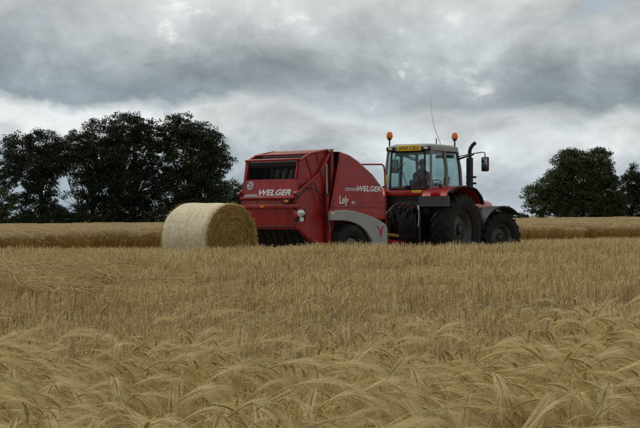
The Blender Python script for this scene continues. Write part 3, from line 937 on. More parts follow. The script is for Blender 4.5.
def wheel(root, name, x, y, D, w, rimD, lugs, side, steer=0.0, rim_mat='rim_grey', lug=True):
    """axle along local X; side = +1 when the outer face looks to +X"""
    o = empty(name, (x, y, D / 2)); o.parent = root; o.rotation_euler = (0, 0, steer)
    r, rr_ = D / 2 - (0.035 if lug else 0.012), rimD / 2
    h = w / 2
    prof = [(-h * .62, rr_), (-h * .80, rr_ + .02), (-h * .98, rr_ + (r - rr_) * .35), (-h, rr_ + (r - rr_) * .62), (-h * .93, r - .045), (-h * .8, r - .012), (-h * .4, r), (0, r + .004)]
    prof = prof + [(-a, b_) for a, b_ in reversed(prof[:-1])]
    prof += [(h * .55, rr_ - .015), (-h * .55, rr_ - .015)]
    mb = MB(); mb.lathe(prof, 56, closed=True)
    if lug:
        n_ = lugs
        for k in range(n_):
            for s_ in (-1, 1):
                t0 = 2 * PI * (k + (0.5 if s_ > 0 else 0)) / n_
                secs = []
                for q in range(6):
                    f = q / 5
                    ax = s_ * h * (-0.06 + 1.06 * f); t = t0 + (f - 0.0) * 0.95 * (2 * PI / n_) * 1.15
                    rad = D / 2 - (0.0 if f < .75 else 0.05 * ((f - .75) / .25) ** 1.4)
                    base = r - .03 - (0.06 * max(0, (f - .7) / .3) ** 1.5)
                    dt = 0.028 / (D / 2)
                    secs.append([(ax, base * math.cos(t - dt * 1.3), base * math.sin(t - dt * 1.3)), (ax, rad * math.cos(t - dt), rad * math.sin(t - dt)),
                                 (ax, rad * math.cos(t + dt), rad * math.sin(t + dt)), (ax, base * math.cos(t + dt * 1.3), base * math.sin(t + dt * 1.3))])
                vs = [p for s__ in secs for p in s__]; fs = []
                for q in range(5):
                    for e in range(3): fs.append((q * 4 + e, q * 4 + e + 1, (q + 1) * 4 + e + 1, (q + 1) * 4 + e))
                fs += [(0, 1, 2, 3), (23, 22, 21, 20)]
                mb.add(vs, fs)
    else:
        for k in range(44):     # shallow transport tread
            t = 2 * PI * k / 44
            for ax in (-.3, 0, .3):
                mb.box((ax * w, (r + .006) * math.cos(t), (r + .006) * math.sin(t)), (w * .24, .035, .02), (t - PI / 2, 0, 0))
    mb.build('tyre', 'tyre', o, ang=40)
    # rim: dished disc, well and bead
    prof = [(-h * .58, rr_ + .012), (-h * .50, rr_ - .03), (h * .15, rr_ - .07), (h * .48, rr_ - .035), (h * .60, rr_ + .012), (h * .62, rr_ - .0), (h * .5, rr_ - .055), (h * .22, rr_ - .10),
            (h * .10, rr_ * .72), (h * .20, rr_ * .50), (h * .28, rr_ * .34), (h * .24, rr_ * .30), (h * .24, 0.001), (-h * .3, 0.001)]
    prof = [(a * side, b_) for a, b_ in prof]
    mb = MB(); mb.lathe(prof, 40, closed=True); mb.build('rim', rim_mat, o)
    mb = MB(); mb.lathe([(side * h * .2, rr_ * .26), (side * h * .42, rr_ * .24), (side * h * .50, rr_ * .17), (side * h * .50, 0.002)], 24)
    for k in range(8):
        t = 2 * PI * k / 8
        mb.lathe([(side * h * .18, .018), (side * h * .36, .018)], 6, c=(0, rr_ * .38 * math.cos(t), rr_ * .38 * math.sin(t)))
    mb.build('hub', 'rim_grey' if rim_mat != 'rim_grey' else 'black', o)
    return o


# ------------------------------------------------------------------ round baler (local: +X right, +Y forward, Z up)
AB = R(40)
bo = (-1.10, 27.75)
BZ = 0.12
bal = empty('round_baler', (bo[0], bo[1], BZ), -AB)
tag(bal, 'red round baler with grey wheel guards hitched behind the tractor', 'baler')

TW = 0.78        # half width of the tailgate
# side plates of the tailgate
side_poly = [(0.02, 1.00), (0.62, 0.62), (0.86, 0.58), (1.04, 0.70), (1.10, 1.5), (1.16, 2.70), (1.02, 2.745), (0.42, 2.64), (0.13, 2.50), (0.06, 2.06), (-0.02, 1.70), (0.0, 1.45)]
for s_ in (-1, 1):
    mb = MB(); mb.prism(side_poly, s_ * (TW - 0.03), s_ * TW); pl = mb.build('tailgate_side_plate', 'red', bal, smooth=False)
    mb = MB()      # folded rim round the plate and stiffening ribs
    rim_pts = [(s_ * (TW + .01), a, b_) for a, b_ in [(0.0, 1.46), (-0.01, 1.70), (0.07, 2.06), (0.14, 2.49), (0.43, 2.625), (1.02, 2.73)]]
    mb.tube(rim_pts, 0.024, 6)
    mb.tube([(s_ * (TW + .008), 0.30, 2.56), (s_ * (TW + .008), 0.52, 2.10)], 0.014, 6)
    mb.tube([(s_ * (TW + .008), 0.66, 2.66), (s_ * (TW + .008), 0.70, 2.42)], 0.012, 6)
    mb.tube([(s_ * (TW + .008), 0.10, 1.95), (s_ * (TW + .008), 0.58, 2.12)], 0.014, 6)
    mb.tube([(s_ * (TW + .01), 0.05, 1.02), (s_ * (TW + .01), 0.64, 0.65), (s_ * (TW + .01), 0.86, 0.61)], 0.022, 6)
    mb.build('edge_rib', 'red', pl)
# sloping rear panel with lettering
pa, pb_ = Vector((0, -0.02, 1.70)), Vector((0, 0.06, 2.08))


def rear_pt(x, zf, off=0.0):
    p = pa.lerp(pb_, zf); nrm = Vector((0, -0.38, 0.08)).normalized()
    return Vector((x, p.y, p.z)) + nrm * off


mb = MB()
mb.prism([(-0.02, 1.70), (0.06, 2.08), (0.075, 2.075), (0.01, 1.70)], -TW + .031, TW - .031)
rear_panel = mb.build('tailgate_panel', 'red', bal, smooth=False)
# ledge and lower panel
mb = MB()
mb.box((-0.02, -0.045, 1.675), (2 * TW + .0, 0.10, 0.045), (R(6), 0, 0), 0.012)
mb.build('tailgate_ledge', 'red', bal)
mb = MB()
mb.prism([(-0.008, 1.652), (-0.035, 1.50), (0.01, 1.04), (0.04, 1.00), (0.07, 1.02), (0.03, 1.50), (0.04, 1.65)], -TW + .031, TW - .031)
mb.build('tailgate_panel', 'red', bal, smooth=False)
mb = MB()
mb.box((0.04, -0.075, 1.49), (1.84, 0.07, 0.07), None, 0.012)
bar = mb.build('bumper_bar', 'red', bal)
mb = MB(); mb.box((-0.09, -0.118, 1.49), (0.11, 0.018, 0.05), None, 0.006); mb.build('amber_reflector', 'amber', bar)
mb = MB(); mb.box((0, 0.004, 1.06), (2 * TW - .08, 0.05, 0.05), None, 0.012); mb.build('tailgate_lower_edge', 'red_dull', bal)
# open frame above the panel, belts inside
mb = MB()
mb.box((0, 0.10, 2.50), (2 * TW + .02, 0.06, 0.05), (R(20), 0, 0), 0.012)
mb.build('cross_bar', 'red', bal)
mb = MB(); mb.box((0, 0.40, 2.625), (2 * TW - .05, 0.06, 0.04), (R(18), 0, 0), 0.01); mb.build('cross_bar', 'red', bal)
mb = MB(); mb.prism([(0.62, 2.66), (1.02, 2.74), (1.30, 2.76), (1.30, 2.735), (1.02, 2.715), (0.62, 2.635)], -TW + .031, TW - .031); mb.build('roof_panel', 'red', bal, smooth=False)
for s_ in (-1, 1):
    mb = MB(); mb.box((s_ * (TW - .055), 0.085, 2.29), (0.045, 0.04, 0.42), (R(-13), 0, 0), 0.008); mb.build('opening_post', 'red', bal)
for k in range(7):           # rubber bale belts over rollers
    x = -0.62 + k * 0.207
    mb = MB()
    mb.grid(lambda a, b_: (x - .09 + .18 * b_, 0.24 + 0.55 * a ** 1.2 + .12 * math.sin(PI * a * 2) * .3, 1.05 + 1.45 * math.sin(a * PI * .5)), 12, 2)
    mb.grid(lambda a, b_: (x - .09 + .18 * b_, 0.30 + 0.30 * a, 1.05 - 0.5 * a), 4, 2)
    o = mb.build('belt', 'belt', bal)
    sm = o.modifiers.new('thick', 'SOLIDIFY'); sm.thickness = 0.008
for (yy_, zz_) in ((0.17, 1.12), (0.20, 2.40), (0.62, 2.55), (0.9, 1.0), (0.55, 0.62), (0.95, 0.55)):
    mb = MB(); mb.lathe([(-TW + .04, .085), (TW - .04, .085)], 18, c=(0, yy_, zz_)); mb.build('roller', 'belt', bal)
mb = MB(); mb.prism([(1.0, 0.5), (1.0, 2.6), (1.04, 2.6), (1.04, 0.5)], -TW + .035, TW - .035)
for s_ in (-1, 1): mb.prism([(0.12, 1.05), (1.0, 0.7), (1.0, 2.6), (0.45, 2.6), (0.18, 2.45)], s_ * (TW - .045), s_ * (TW - .033))
mb.build('chamber_shade_sheet', 'belt', bal, smooth=False)  # added black sheets, standing in for the shade inside the open chamber
# tailgate arms, ram and hoses
for s_ in (-1, 1):
    mb = MB(); x = s_ * (TW + .055)
    mb.tube([(x, -0.06, 1.76), (x, 0.30, 1.97), (x, 0.72, 2.22), (x, 0.86, 2.42), (x, 1.05, 2.66)], 0.036, 8)
    arm = mb.build('tailgate_arm', 'red', bal)
    for (pr, py_, pz_) in ((.05, -.06, 1.76), (.06, 1.06, 2.67), (.045, .72, 2.22)):
        mb = MB(); mb.lathe([(x - .043, pr), (x + .043, pr)], 14, c=(0, py_, pz_)); mb.build('pivot', 'red_dull', arm)
    mb = MB(); x2 = s_ * (TW + .075)
    mb.tube([(x2, 0.99, 0.62), (x2, 0.93, 1.75)], 0.062, 12)
    ram = mb.build('hydraulic_ram', 'red', bal)
    mb = MB(); mb.tube([(x2, 0.93, 1.75), (x2, 0.90, 2.42)], 0.028, 10); mb.build('piston_rod', 'steel', ram)
    mb = MB(); mb.tube([(x2, 0.93, 1.70), (x2, 0.928, 1.78)], 0.070, 12); mb.build('ram_collar', 'red_dull', ram)
    mb = MB(); mb.box((s_ * (TW + .04), 1.12, 1.62), (0.07, 0.10, 2.06), None, 0.015); mb.build('chamber_post', 'red_dull', bal)
    for k, (y0_, z0_) in enumerate(((0.78, 1.55), (0.80, 1.35))):
        mb = MB(); mb.tube([(x2 + s_ * .03, 0.97, 0.8 + .1 * k), (x2 + s_ * .06, y0_ + .05, 1.1 + .1 * k), (x2 + s_ * .02, y0_ - .1, z0_ + .25), (x2, 0.40 + .1 * k, 1.88 + .12 * k), (x2 - s_ * .01, 0.06, 1.92 - .18 * k), (x2 - s_ * .03, -0.06, 1.62)], 0.011, 6)
        mb.build('hose', 'black', bal)
    # lamp cluster on a bracket
    mb = MB(); lx = s_ * 0.90
    mb.box((lx, -0.02, 1.30), (0.30, 0.035, 0.27), None, 0.02)
    lb = mb.build('lamp_bracket', 'black', bal)
    mb = MB(); mb.lathe([(-0.105, .001), (-0.10, .075), (-0.06, .088), (-0.02, .088)], 20, 'Y', c=(lx + .06, 0.0, 1.345)); mb.build('tail_lamp', 'lamp_lens', lb)
    mb = MB(); mb.box((lx - .075, -0.06, 1.33), (0.09, 0.06, 0.16), None, 0.015); mb.build('tail_lamp', 'lamp_red', lb)
    mb = MB(); mb.box((lx + .08, -0.055, 1.215), (0.10, 0.03, 0.085), None, 0.008); mb.build('reflector', 'white', lb)
# number lamp block right of the lettering
mb = MB(); mb.box((0.58, -0.085, 1.60), (0.22, 0.05, 0.085), None, 0.015); nl = mb.build('marker_lamp', 'black', bal)
mb = MB(); mb.box((0.60, -0.115, 1.60), (0.10, 0.02, 0.05), None, 0.008); mb.build('lens', 'amber', nl)
# rear graphics
lettering('lettering', 'WELGER', lambda x, y: rear_pt(-0.30 + x, 0.07 + y / .39, 0.006), 0.93, 0.135, 'mark_white', rear_panel, 0.28, 0.035, 1.02)
mb = MB(); mb.add([rear_pt(-0.73, 0.05, .005), rear_pt(-0.16, 0.05, .005), rear_pt(-0.20, 0.02, .005), rear_pt(-0.73, 0.02, .005)], [(0, 1, 2, 3)])
mb.build('stripe', 'mark_grey', rear_panel, smooth=False); mb = MB()
mb.add([rear_pt(-0.70, 0.14, .005), rear_pt(-0.33, 0.16, .005), rear_pt(-0.35, 0.07, .005), rear_pt(-0.72, 0.07, .005)], [(0, 1, 2, 3)])
mb.build('stripe', 'mark_grey', rear_panel, smooth=False)
mb = MB()
n_ = 28
mb.add([rear_pt(-0.585 + .100 * math.cos(2 * PI * k / n_), 0.66 + .100 / .39 * math.sin(2 * PI * k / n_), .004) for k in range(n_)], [tuple(range(n_))])
mb.build('speed_disc', 'mark_white', rear_panel, smooth=False)
mb = MB()
for k in range(n_):
    t0, t1 = 2 * PI * k / n_, 2 * PI * (k + 1) / n_
    q = [rear_pt(-0.585 + a * math.cos(t), 0.66 + a / .39 * math.sin(t), .007) for a, t in ((.094, t0), (.094, t1), (.084, t1), (.084, t0))]
    mb.add(q, [(0, 1, 2, 3)])
mb.build('speed_disc_ring', 'mark_black', rear_panel, smooth=False)
lettering('lettering', '25', lambda x, y: rear_pt(-0.642 + x, 0.66 - 0.055 / .39 + y / .39, .007), 0.115, 0.11, 'mark_black', rear_panel, 0.0, 0.03)

# curved front hood
ZT, ZB_ = 2.71, 1.20
fr_z = [1.20, 1.45, 1.66, 1.97, 2.23, 2.51, 2.64, 2.71]
fr_u = [2.95, 2.97, 2.95, 2.83, 2.54, 2.08, 1.78, 1.42]
re_z = [1.20, 1.39, 2.2, 2.71]
re_u = [0.84, 0.84, 1.14, 1.36]


def hood_uf(z): return float(np.interp(z, fr_z, fr_u))
def hood_ur(z): return float(np.interp(z, re_z, re_u))


def hood_v(u, z):
    f = (z - ZB_) / (ZT - ZB_)
    v = 1.0 - 0.13 * f ** 2
    e = max(0.0, 1 - (hood_uf(z) - u) / 0.22)
    v -= 0.09 * e ** 2.4
    return v


mb = MB(); cols = []
NZ, NU = 36, 26
vs = []
ncol = 2 * (NU + 1) + 5
for i in range(NZ + 1):
    z = ZB_ + (ZT - ZB_) * (1 - (1 - i / NZ) ** 1.35)
    row = []
    for j in range(NU + 1):
        u = hood_ur(z) + (hood_uf(z) - hood_ur(z)) * (j / NU) ** 0.75
        row.append((hood_v(u, z), u, z))
    vf = row[-1][0]
    for k in range(1, 6):
        a = 1 - 2 * k / 6
        row.append((vf * a, hood_uf(z) + 0.10 * (1 - a * a), z + 0.02 * (1 - a * a)))
    row += [(-x, u, zz) for (x, u, zz) in reversed(row[:NU + 1])]
    vs += row
ncol = len(row)
mb.add(vs, [(i * ncol + j, i * ncol + j + 1, (i + 1) * ncol + j + 1, (i + 1) * ncol + j) for i in range(NZ) for j in range(ncol - 1)])
hood = mb.build('front_hood', 'red', bal, ang=50)
sm = hood.modifiers.new('thick', 'SOLIDIFY'); sm.thickness = 0.012; sm.offset = -1
for s_ in (1, -1):
    def hp(u, z, off, s_=s_): return Vector((s_ * (hood_v(u, z) + off), u, z))
    if s_ > 0:
        fn = lambda x, y: hp(1.83 + x, 1.835 + y, .006)
        f2 = lambda x, y: hp(1.17 + x, 1.50 + y, .006)
    else:
        fn = lambda x, y: hp(2.68 - x, 1.835 + y, .006)
        f2 = lambda x, y: hp(1.62 - x, 1.50 + y, .006)
    lettering('lettering', 'WELGER', fn, 0.86, 0.125, 'mark_white', hood, 0.28, 0.035, 1.02)
    lettering('lettering', 'Lely', f2, 0.34, 0.235, 'mark_white', hood, 0.22, 0.012, 0.9)
    for (u0, u1, z0_, z1_) in ((1.40, 1.88, 1.872, 1.905), (1.40, 1.84, 1.842, 1.858), (1.60, 1.74, 1.565, 1.60), (1.64, 1.70, 1.545, 1.62)):
        mb = MB(); mb.add([hp(u0, z0_, .004), hp(u1, z0_, .004), hp(u1, z1_, .004), hp(u0, z1_, .004)], [(0, 1, 2, 3)])
        mb.build('stripe', 'mark_grey', hood, smooth=False)
    # wheel guard
    top = [(0.82, 1.385), (1.1, 1.415), (1.36, 1.42), (1.7, 1.39), (2.01, 1.335), (2.35, 1.26), (2.62, 1.17), (2.80, 1.10), (2.87, 1.00), (2.87, 0.55)]
    low = [(2.34, 0.55), (2.27, 0.75), (2.12, 0.92), (1.93, 1.04), (1.73, 1.115), (1.5, 1.165), (1.27, 1.185), (0.82, 1.19)]
    mb = MB(); mb.prism(top + low, s_ * 0.965, s_ * 1.045)
    wg = mb.build('wheel_guard', 'pale_grey', bal, ang=30)
    bv = wg.modifiers.new('bev', 'BEVEL'); bv.width = 0.018; bv.segments = 3; bv.limit_method = 'ANGLE'; bv.angle_limit = R(40)
    mb = MB(); V_ = [(2.45, 1.075), (2.52, 1.06), (2.575, 0.955), (2.60, 0.955), (2.625, 1.015), (2.69, 1.06), (2.72, 1.07), (2.66, 0.93), (2.63, 0.80), (2.59, 0.80), (2.575, 0.90)]
    mb.add([(s_ * 1.049, a, b_) for a, b_ in V_], [tuple(range(len(V_)))]); mb.build('emblem', 'mark_red', wg, smooth=False)
    mb = MB(); mb.box((s_ * 1.048, 0.90, 1.335), (0.012, 0.09, 0.06), None, 0.004); mb.build('reflector', 'sticker_yellow', wg)
    # inner arch behind the guard closes the body
    mb = MB(); mb.prism([(1.10, 0.60), (2.80, 0.60), (2.80, 1.45), (1.12, 2.5), (1.10, 2.5)], s_ * 0.70, s_ * 0.74); mb.build('chamber_side', 'red_dull', bal, smooth=False)
    wheel(bal, 'baler_wheel', s_ * 0.90, 1.50, 1.10, 0.46, 0.50, 0, s_, rim_mat='pale_grey', lug=False)
# seams, bolts, a grab handle and chaff that settles on the ledges
for s_ in (1, -1):
    mb = MB()
    mb.tube([(s_ * (hood_v(u, 1.50) + .001), u, 1.455 + .02 * math.sin(u)) for u in np.linspace(0.87, 2.90, 14)], 0.006, 4); mb.build('panel_seam', 'black', hood)
    mb = MB(); mb.tube([(s_ * (hood_v(1.22, z) + .001), hood_ur(z) + 0.07, z) for z in np.linspace(1.47, 2.62, 12)], 0.005, 4); mb.build('panel_seam', 'red_dull', hood)
    for (u_, z_) in ((0.98, 1.62), (1.10, 2.12), (1.28, 2.52), (2.80, 1.60), (2.66, 1.98)):
        mb = MB(); v_ = hood_v(u_, z_); mb.lathe([(s_ * (v_ - .004), .020), (s_ * (v_ + .010), .017)], 10, c=(0, u_, z_)); mb.build('bolt', 'black', hood)
    for (u_, z_) in ((0.10, 1.20), (0.10, 1.40), (0.12, 1.85), (0.16, 2.30), (0.36, 2.54), (0.62, 2.60), (0.30, 0.95), (0.52, 0.80), (0.70, 1.0), (0.70, 1.5)):
        mb = MB(); mb.lathe([(s_ * (TW - .002), .018), (s_ * (TW + .014), .015)], 8, c=(0, u_, z_)); mb.build('bolt', 'steel', bal)
    mb = MB(); mb.tube([(s_ * .62, -.05, 1.20), (s_ * .62, -.10, 1.21), (s_ * .62, -.10, 1.36), (s_ * .62, -.05, 1.37)], .010, 6); mb.build('grab_handle', 'black', bal)
for x in (-.72, -.36, 0.0, .36, .70):
    mb = MB(); mb.lathe([(-.052, .014), (-.030, .016)], 8, 'Y', c=(x, 0.0, 1.585)); mb.build('bolt', 'steel', bal)
rc = random.Random(9); mb = MB()
for k in range(620):
    pick = rc.random()
    if pick < .34: c = Vector((rc.uniform(-.76, .72), rc.uniform(-.09, -.02), 1.702))
    elif pick < .58: c = Vector((rc.uniform(-.85, .92), rc.uniform(-.105, -.045), 1.528))
    elif pick < .85:
        f = rc.random(); c = Vector((rc.uniform(-.72, .72), .64 + .36 * f, 2.668 + .078 * f))
    else:
        s_ = rc.choice((-1, 1)); u_ = rc.uniform(.84, 2.0); c = Vector((s_ * rc.uniform(.985, 1.04), u_, float(np.interp(u_, [.82, 1.36, 2.01], [1.388, 1.424, 1.339]))))
    a = rc.uniform(0, PI); d = Vector((math.cos(a), math.sin(a) * .5, rc.uniform(-.15, .25))) * rc.uniform(.012, .07)
    mb.tube([c - d / 2, c + d / 2], rc.uniform(.0016, .003), 3, False)
tag(mb.build('chaff', 'straw', bal, smooth=False, fix=False), kind='stuff')
# axle, chassis, pickup, drawbar, drive shaft, hose mast
mb = MB(); mb.box((0, 1.50, 0.55), (1.6, 0.14, 0.14), None, 0.02); mb.build('axle', 'red_dull', bal)
mb = MB()
for s_ in (-1, 1): mb.box((s_ * 0.62, 2.0, 0.66), (0.12, 2.0, 0.16), None, 0.02)
mb.box((0, 2.85, 0.72), (1.5, 0.12, 0.18), None, 0.02); mb.build('chassis', 'red_dull', bal)
mb = MB(); mb.lathe([(-0.95, .18), (0.95, .18)], 20, c=(0, 2.45, 0.38))
for k in range(26):
    for t in range(4):
        a = t * PI / 2 + k * .2; x = -0.9 + k * 0.072
        mb.tube([(x, 2.45 + .16 * math.cos(a), .38 + .16 * math.sin(a)), (x, 2.45 + .29 * math.cos(a), .38 + .29 * math.sin(a))], 0.006, 4)
mb.build('pickup_reel', 'steel', bal)
mb = MB()
mb.tube([(-0.55, 2.85, .72), (0.10, 4.0, .66), (0.2, 4.5, .62)], 0.06, 8); mb.tube([(0.55, 2.85, .72), (0.22, 4.0, .66), (0.2, 4.5, .62)], 0.06, 8)
mb.lathe([(-.05, .09), (.05, .09)], 16, 'Z', c=(0.205, 4.55, .62)); mb.build('drawbar', 'red', bal)
mb = MB(); mb.tube([(0, 2.9, .95), (0.1, 3.6, .88), (0.24, 4.35, .80)], [.035, .04, .035], 12); mb.build('drive_shaft', 'shaft_yellow', bal)
mb = MB(); mb.tube([(-.2, 2.95, 1.1), (-.2, 3.12, 2.1), (-.2, 3.26, 2.44), (-.2, 3.50, 2.51), (-.2, 4.28, 2.535), (-.2, 4.37, 2.49), (-.2, 4.40, 2.35), (-.14, 4.42, 0.72)], 0.020, 8); mb.build('hose_mast', 'red', bal)
for k in range(4):
    mb = MB(); x = -.18 + k * .05
    mb.tube([(x, 2.9, 1.25 + .05 * k), (x, 3.3, 1.45 + .06 * k), (x + .1, 3.8, 1.30 - .05 * k), (x + .2, 4.3, 1.25 + .1 * k), (x + .28, 4.75, 1.42 + .03 * k)], 0.014, 6); mb.build('hose', 'black', bal)
mb = MB(); mb.box((-.28, 3.15, .55), (.08, .08, .7), None, .01); mb.box((-.28, 3.15, .19), (.2, .2, .03), None, .005); mb.build('parking_jack', 'red_dull', bal)

# ------------------------------------------------------------------ tractor (local: +X right, +Y forward, origin under the rear axle)
AT = R(34)
TX, TY, TZ = 2.50, 31.87, 0.13
tra = empty('tractor', (TX, TY, TZ), -AT)
tag(tra, 'red tractor with grey cab roof and amber beacons pulling the baler', 'tractor')
for s_ in (1, -1):
    wheel(tra, 'rear_wheel', s_ * 1.0, 0, 1.84, 0.52, 0.98, 22, s_)
for s_ in (1, -1):
    wheel(tra, 'front_wheel', s_ * 0.86, 2.55, 1.38, 0.42, 0.74, 19, s_, steer=-R(19))
# roof
mb = MB()
def roof_fn(a, b_):
    # superellipse plan with a domed top
    t = a * 2 * PI
    e = 0.35
    cx, cy = math.cos(t), math.sin(t)
    px = abs(cx) ** e * (1 if cx >= 0 else -1); py = abs(cy) ** e * (1 if cy >= 0 else -1)
    lay = [(0.93, 2.855), (1.0, 2.87), (1.0, 2.96), (0.97, 2.995), (0.80, 3.035), (0.4, 3.055), (0.001, 3.06)]
    k = b_ * (len(lay) - 1); i = min(int(k), len(lay) - 2); f = k - i
    sc = lay[i][0] * (1 - f) + lay[i + 1][0] * f; z = lay[i][1] * (1 - f) + lay[i + 1][1] * f
    return (px * 0.67 * sc, 0.14 + py * 0.80 * sc, z)
mb.grid(roof_fn, 64, 12)
mb.box((0, 0.14, 2.85), (1.2, 1.44, 0.02))
roof = mb.build('cab_roof', 'roof_grey', tra, ang=40)
# work lights and number plate on the roof edge
for x in (-0.47, 0.53):
    mb = MB(); mb.box((x, -0.665, 2.915), (0.24, 0.05, 0.105), None, 0.03, 3); wl = mb.build('work_light', 'black', tra)
    mb = MB(); mb.lathe([(-0.702, .001), (-0.70, .030), (-0.685, .042), (-0.66, .042)], 16, 'Y', c=(0, 0, 0)); 
    for i, v in enumerate(mb.v): mb.v[i] = (x + v[0] * 1.7, v[1], 2.915 + v[2] * .85)
    mb.build('lens', 'lamp_lens', wl)
mb = MB(); mb.box((0.06, -0.675, 2.925), (0.66, 0.03, 0.135), None, 0.01); npl = mb.build('number_plate', 'plate_yellow', tra)
lettering('lettering', 'SP07 CRV', lambda x, y: Vector((-0.225 + x, -0.692, 2.885 + y)), 0.57, 0.082, 'mark_black', npl, 0, 0.012)
# cab frame: pillars
def pillar(pts, r, mat, name='cab_pillar'):
    mb = MB(); mb.tube(pts, r, 8); return mb.build(name, mat, tra)
def pane(name, quad, parent=tra, mat='cab_glass', sub=1):
    a, b_, c, d = [Vector(p) for p in quad]
    mb = MB(); n = (b_ - a).cross(d - a).normalized() * 0.004
    mb.add([a - n, b_ - n, c - n, d - n, a + n, b_ + n, c + n, d + n], [(3, 2, 1, 0), (4, 5, 6, 7), (0, 1, 5, 4), (1, 2, 6, 5), (2, 3, 7, 6), (3, 0, 4, 7)])
    return mb.build(name, mat, parent, smooth=False)
for s_ in (1, -1):
    pillar([(s_ * .60, -0.56, 2.88), (s_ * .63, -0.61, 2.4), (s_ * .64, -0.63, 1.90)], 0.030, 'pillar_grey')
    pane('quarter_window', [(s_ * .50, -.662, 1.93), (s_ * .62, -.640, 1.93), (s_ * .585, -.58, 2.85), (s_ * .475, -.606, 2.85)])
    pillar([(s_ * .60, 0.10, 2.88), (s_ * .655, 0.12, 2.4), (s_ * .66, 0.10, 1.35)], 0.045, 'pillar_grey')
    pillar([(s_ * .58, 0.82, 2.88), (s_ * .62, 0.92, 2.4), (s_ * .60, 1.06, 1.50)], 0.040, 'pillar_grey')
rw = pane('rear_window', [(-.49, -.665, 1.93), (.49, -.665, 1.93), (.465, -.61, 2.85), (-.465, -.61, 2.85)])
mb = MB()
loop = [(-.49, -.675, 1.94), (.49, -.675, 1.94), (.465, -.62, 2.84), (-.465, -.62, 2.84), (-.49, -.675, 1.94)]
for a, b_ in zip(loop[:-1], loop[1:]): mb.tube([a, b_], 0.024, 6)
mb.build('window_frame', 'black', rw)
mb = MB(); mb.tube([(0.02, -.685, 1.98), (-.18, -.665, 2.45)], 0.008, 5); mb.tube([(-.30, -.655, 2.36), (-.08, -.665, 2.56)], 0.009, 5); mb.box((0.02, -.70, 1.985), (.12, .05, .06), None, .01); mb.build('wiper', 'black', rw)
mb = MB(); mb.box((0.0, -0.70, 1.915), (.14, .04, .035), None, .008); mb.build('latch', 'black', rw)
for s_ in (1, -1):
    pane('side_window', [(s_ * .645, -.60, 1.93), (s_ * .66, 0.08, 1.93), (s_ * .60, 0.08, 2.85), (s_ * .60, -.53, 2.85)])
    dr = pane('cab_door', [(s_ * .655, 0.15, 1.42), (s_ * .605, 1.04, 1.50), (s_ * .585, 0.82, 2.85), (s_ * .605, 0.13, 2.85)])
    mb = MB(); lp = [(s_ * .665, 0.15, 1.42), (s_ * .615, 1.03, 1.50), (s_ * .595, 0.81, 2.84), (s_ * .615, 0.15, 2.84), (s_ * .665, 0.15, 1.42)]
    for a, b_ in zip(lp[:-1], lp[1:]): mb.tube([a, b_], 0.018, 6)
    mb.build('door_frame', 'black', dr)
    mb = MB(); mb.tube([(s_ * .69, .19, 1.75), (s_ * .71, .20, 1.85), (s_ * .69, .20, 1.98)], .012, 6); mb.build('door_handle', 'black', dr)
pane('windscreen', [(.58, 1.07, 1.52), (-.58, 1.07, 1.52), (-.56, .84, 2.85), (.56, .84, 2.85)])
# cab tub, floor and inside
mb = MB(); mb.prism([(-.66, 1.52), (-.30, 1.15), (1.05, 1.0), (1.08, 1.50), (-.60, 1.30), (-.60, 1.90), (-.67, 1.90)], -.58, .58); mb.build('cab_tub', 'black', tra, smooth=False)
mb = MB(); mb.box((-.02, -.685, 1.835), (1.34, .06, .14), None, .02); rb_ = mb.build('rear_panel', 'red_tractor', tra)
mb = MB(); mb.box((.30, -.722, 1.865), (.27, .012, .07), None, .003); mb.build('sticker', 'sticker_yellow', rb_)
mb = MB(); mb.box((-.60, -.675, 2.16), (.10, .02, .24), (0, 0, R(-10)), .006); mb.build('side_marker', 'hi_vis', tra)
seat = empty('driver_seat', (0, 0.02, 1.42)); seat.parent = tra
mb = MB(); mb.box((0, .12, .36), (.50, .50, .13), None, .05, 3); mb.build('cushion', 'seat_fabric', seat)
mb = MB(); mb.box((0, -.15, .56), (.46, .12, .38), (R(8), 0, 0), .05, 3); mb.build('backrest', 'seat_fabric', seat)
mb = MB(); mb.box((0, .12, .16), (.30, .32, .30), None, .03); mb.build('seat_base', 'black', seat)
mb = MB(); mb.box((.33, .16, .56), (.10, .42, .07), None, .02); mb.box((.33, -.02, .45), (.06, .08, .2), None, .01); mb.build('armrest', 'black', seat)
mb = MB(); mb.prism([(.72, 1.42), (1.02, 1.42), (1.02, 2.02), (.86, 2.08), (.74, 1.92)], -.26, .26); mb.build('dashboard', 'black', tra, smooth=False)
sw = empty('steering_wheel', (0, .66, 2.06)); sw.parent = tra; sw.rotation_euler = (R(38), 0, 0)
mb = MB(); mb.tube([(.20 * math.cos(2 * PI * k / 24), .20 * math.sin(2 * PI * k / 24), 0) for k in range(25)], .015, 6, False); mb.build('wheel_ring', 'black', sw)
mb = MB()
for k in range(3): mb.tube([(0, 0, -.02), (.2 * math.cos(2 * PI * k / 3 + .5), .2 * math.sin(2 * PI * k / 3 + .5), 0)], .012, 6)
mb.tube([(0, 0, -.02), (0, 0, -.22)], .03, 8); mb.build('wheel_spokes', 'black', sw)
mb = MB(); mb.box((-.28, -.42, 2.79), (.30, .22, .09), None, .03); mb.build('air_vent', 'black', tra)
mb = MB(); mb.box((.30, .70, 2.77), (.5, .1, .1), None, .03); mb.build('roof_console', 'black', tra)
mb = MB(); mb.tube([(.50, .34, 1.5), (.50, .40, 2.05)], .014, 6); mb.box((.50, .42, 2.15), (.16, .05, .20), (R(-15), 0, 0), .015); mb.build('monitor', 'black', tra)
